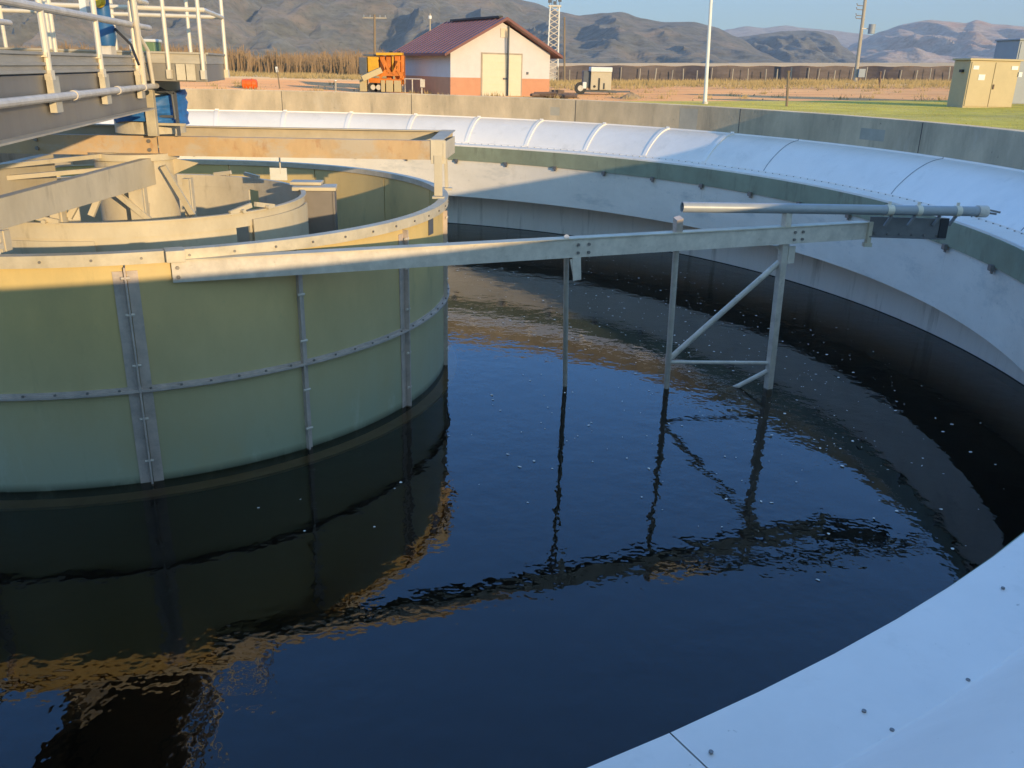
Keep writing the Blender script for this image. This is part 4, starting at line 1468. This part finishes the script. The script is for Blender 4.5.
# keep the lamp post vertical: same ground position, straight up
for ch in po.children:
    pass
MB().tube([b_ + Vector((0, 0, .25)), b_ + Vector((0, 0, .5))], .14, 14).build('base_collar', galv, po)
po, b_, t_ = pole('utility_pole', 'leaning grey utility pole with a transformer in front of the mountains', 855, None, 869, -30, 118, .26, .17, wood_g)
for f_, sx in ((.60, 1), (.42, 1)):
    pass
c = bg(866.5, 29.5, 118)
MB().tube([c + Vector((.5, -.4, -.5)), c + Vector((.5, -.4, .6))], .42, 14).build('transformer', grey_box, po, smooth=True)
MB().bar(c + Vector((-.7, -.2, .1)), c + Vector((.9, -.2, .1)), .1, .1).build('bracket_arm', galv, po)
c = bg(859, 73, 117.6)
MB().box((c.x + .3, c.y, c.z), (.8, .5, 1.0)).build('meter_box', grey_box, po)
for py in (6, 10, 16, 19):
    c = bg(860.5 + (30 - py) * .1, py, 118)
    MB().tube([c + Vector((.4, 0, 0)), c + Vector((-.7, 0, .05)), c + Vector((-.8, 0, .3))], .05, 6).build('step_pin', wood, po)
po, b_, t_ = pole('post', 'short brown wooden post standing on the lawn beyond the wall', 787, None, 788.5, 71.5, 43, .06, .055, wood, 'post')
MB().tube([t_, t_ + Vector((0, 0, .03))], .1, 10).build('cap', wood, po)
po, b_, t_ = pole('post', 'dark metal post in dry grass right of the leaning pole', 879.5, None, 880.5, 72, 92, .1, .1, rustp, 'post')
MB().tube([t_, t_ + Vector((0, 0, .05))], .12, 10).build('cap', wood, po)
po, b_, t_ = pole('marker_post', 'thin marker post with a white top beside the orange barrel', 280, None, 277, 68.5, 66, .05, .045, wood, 'post')
MB().bar(t_ + Vector((0, 0, -.25)), t_ + Vector((-.04, 0, .12)), .16, .06, (0, 1, 0)).build('plate', white_p, po)
po, b_, t_ = pole('marker_post', 'short pale stub post on the dirt left of the orange machine', 335.5, None, 335.5, 81, 58, .06, .06, wood_g, 'post')
MB().tube([t_, t_ + Vector((0, 0, .05))], .08, 10).build('cap', white_p, po)

# lattice tower
tb = bgg(552, 128)
tw = thing('lattice_tower', 'white lattice mast with floodlights at its top behind the shed', 'tower', tb)
tz = bg(553, 7, 128).z
h0, h1 = .78, .62
lev = 13
for i in range(4):
    sx, sy = ((1, 1), (1, -1), (-1, -1), (-1, 1))[i]
    MB().bar((tb.x + sx * h0, tb.y + sy * h0, tb.z - .3), (tb.x + sx * h1, tb.y + sy * h1, tz), .13, .13, (0, 1, 0)).build('leg', white_p, tw)
lt = MB()
for k in range(lev):
    za, zb2_ = tb.z + (tz - tb.z) * k / lev, tb.z + (tz - tb.z) * (k + 1) / lev
    ha, hb_ = h0 + (h1 - h0) * k / lev, h0 + (h1 - h0) * (k + 1) / lev
    cs = ((1, 1), (1, -1), (-1, -1), (-1, 1))
    for i in range(4):
        (ax, ay), (bx_, by_) = cs[i], cs[(i + 1) % 4]
        lt.bar((tb.x + ax * ha, tb.y + ay * ha, za), (tb.x + bx_ * hb_, tb.y + by_ * hb_, zb2_), .07, .07, (0, 1, 0))
        lt.bar((tb.x + bx_ * ha, tb.y + by_ * ha, za), (tb.x + ax * hb_, tb.y + ay * hb_, zb2_), .07, .07, (0, 1, 0))
lt.build('lattice', trim_m, tw)
MB().box((tb.x, tb.y, tz + .1), (1.7, 1.5, .2)).build('platform', galv, tw)
for dx, dz in ((-.7, .6), (0, .4), (.65, .75), (.2, 1.05), (-.4, .95)):
    MB().box((tb.x + dx, tb.y - .3, tz + .1 + dz), (.45, .4, .4)).bar((tb.x + dx, tb.y - .1, tz + .1), (tb.x + dx, tb.y - .1, tz + .1 + dz), .07, .07, (0, 1, 0)).build('floodlight', grey_p, tw)

# fence beyond the dirt
fe = thing('fence', 'long fence with dark screening and pale wooden posts beyond the dirt', 'fence', bgg(750, 128))
N_ = 150
sv, sf_ = [], []
for i in range(N_ + 1):
    px = 556 + (1330 - 556) * i / N_
    yc = 128 + 1.2 * math.sin(i * .35)
    b_ = bgg(px, yc)
    ztop = bg(px, 66.0 + .5 * math.sin(i * .9) + .002 * (px - 556), yc).z
    for t in (0, .33, .66, 1):
        sv.append((b_.x, b_.y + .12 * noise.noise(Vector((i * .7, t * 3, 0))), b_.z - .1 + (ztop - b_.z + .1) * t))
for i in range(N_):
    for j in range(3):
        a = i * 4 + j
        sf_.append((a, a + 4, a + 5, a + 1))
scr = MB().add(sv, sf_)
so_ = scr.build('screen', screen_m, fe)
sdm = so_.modifiers.new('solid', 'SOLIDIFY')
sdm.thickness = .04
rl = MB()
for i in range(N_):
    rl.bar(Vector(sv[i * 4 + 3]), Vector(sv[i * 4 + 7]), .08, .1)
rl.build('top_rail', rustp, fe)
px = 558
while px < 1080:
    b_ = bgg(px, 126.6)
    ht = random.uniform(2.0, 2.6)
    ztop = bg(px, 66.5 + random.uniform(0, 4), 126.6).z
    MB().tube([(b_.x, b_.y, b_.z - .2), (b_.x + random.gauss(0, .06), b_.y, ztop)], random.uniform(.05, .09), 7).build('post', wood_g, fe)
    px += random.uniform(10, 22)

# ------------------------------------------------------------------ electrical cabinets on the lawn
YC_ = 41.5
c0 = bgg(984, YC_)
cab = thing('electrical_cabinet', 'tan two-door electrical cabinet standing on the lawn', 'cabinet', c0)
AC = rad(5)
cu, cv = Vector((math.cos(AC), math.sin(AC), 0)), Vector((-math.sin(AC), math.cos(AC), 0))
cl = bg(962, 108, YC_)
cl.z = c0.z
cw = 2.35
chh = bg(960, 60, YC_).z - c0.z


def CB(u, v, z):
    q = cl + cu * u + cv * v
    return Vector((q.x, q.y, c0.z + z))


MB().prism([CB(0, 0, -.1), CB(cw, 0, -.1), CB(cw, 0, chh), CB(0, 0, chh)], cv * 1.3).build('body', tan_box, cab, bevel=.02)
MB().prism([CB(-.08, -.08, chh + .003), CB(cw + .08, -.08, chh + .003), CB(cw + .08, -.08, chh + .09), CB(-.08, -.08, chh + .09)], cv * 1.46).build('roof', tan_box, cab, bevel=.015)
for u0, u1 in ((.06, cw / 2 - .012), (cw / 2 + .012, cw - .06)):
    d_ = MB().prism([CB(u0, -.035, .12), CB(u1, -.035, .12), CB(u1, -.035, chh - .06), CB(u0, -.035, chh - .06)], cv * .033).build('door', tan_box, cab, bevel=.008)
    if u0 > 1:
        MB().bar(CB(u0 + .07, -.06, chh * .42), CB(u0 + .07, -.06, chh * .52), .05, .04, (0, 1, 0)).build('handle', rustp, d_)
    else:
        MB().box(CB(.62, -.045, chh * .66), (.3, .012, .24), AC).build('notice', white_p, d_)
        MB().box(CB(.28, -.045, chh - .3), (.26, .012, .16), AC).build('notice', white_p, d_)
MB().box(CB(cw - .25, -.045, chh - .28), (.3, .02, .16), AC).box(CB(cw + .06, -.02, chh - .55), (.16, .1, .2), AC).build('hinge_cover', white_p, cab)
MB().box(CB(-.06, .5, chh - .45), (.12, .2, .12), AC).build('vent', darkm, cab)
MB().prism([CB(-.15, -.15, -.1), CB(cw + .15, -.15, -.1), CB(cw + .15, -.15, .05), CB(-.15, -.15, .05)], cv * 1.6).build('plinth', concrete, cab)
YC2 = 45.5
c1 = bg(1006, 108, YC2)
c1.z = gh(c1.x, c1.y)
cab2 = thing('electrical_cabinet', 'taller grey steel cabinet standing behind the tan cabinet', 'cabinet', c1)
h2 = bg(1010, 40, YC2).z - c1.z
cu2 = cu


def C2(u, v, z):
    q = c1 + cu * u + cv * v
    return Vector((q.x, q.y, c1.z + z))


MB().prism([C2(0, 0, -.1), C2(3.4, 0, -.1), C2(3.4, 0, h2), C2(0, 0, h2)], cv * 1.9).build('body', grey_box, cab2, bevel=.02)
MB().prism([C2(-.06, -.08, h2 + .003), C2(3.46, -.08, h2 + .003), C2(3.46, -.08, h2 + .08), C2(-.06, -.08, h2 + .08)], cv * 2.05).build('roof', grey_box, cab2, bevel=.015)
for u0, u1 in ((.08, 1.1), (1.14, 2.2), (2.24, 3.32)):
    MB().prism([C2(u0, -.035, .12), C2(u1, -.035, .12), C2(u1, -.035, h2 - .08), C2(u0, -.035, h2 - .08)], cv * .033).build('door', grey_box, cab2, bevel=.008)

# ------------------------------------------------------------------ the air
hz = bpy.data.materials.new('air')
hz.use_nodes = True
hn = hz.node_tree
for n_ in list(hn.nodes):
    if n_.type == 'BSDF_PRINCIPLED':
        hn.nodes.remove(n_)
pv = hn.nodes.new('ShaderNodeVolumePrincipled')
pv.inputs['Color'].default_value = (.86, .92, 1.0, 1)
pv.inputs['Density'].default_value = HAZE
pv.inputs['Anisotropy'].default_value = 0.0
hn.links.new(pv.outputs[0], hn.nodes['Material Output'].inputs['Volume'])
hb = MB().box((200, 3900, 345), (13000, 8600, 790)).build('haze', hz)
hb['kind'] = 'stuff'

S.render.engine = 'CYCLES'
S.cycles.use_denoising = True
S.cycles.max_bounces = 8
S.cycles.transparent_max_bounces = 12
S.cycles.sample_clamp_indirect = 6
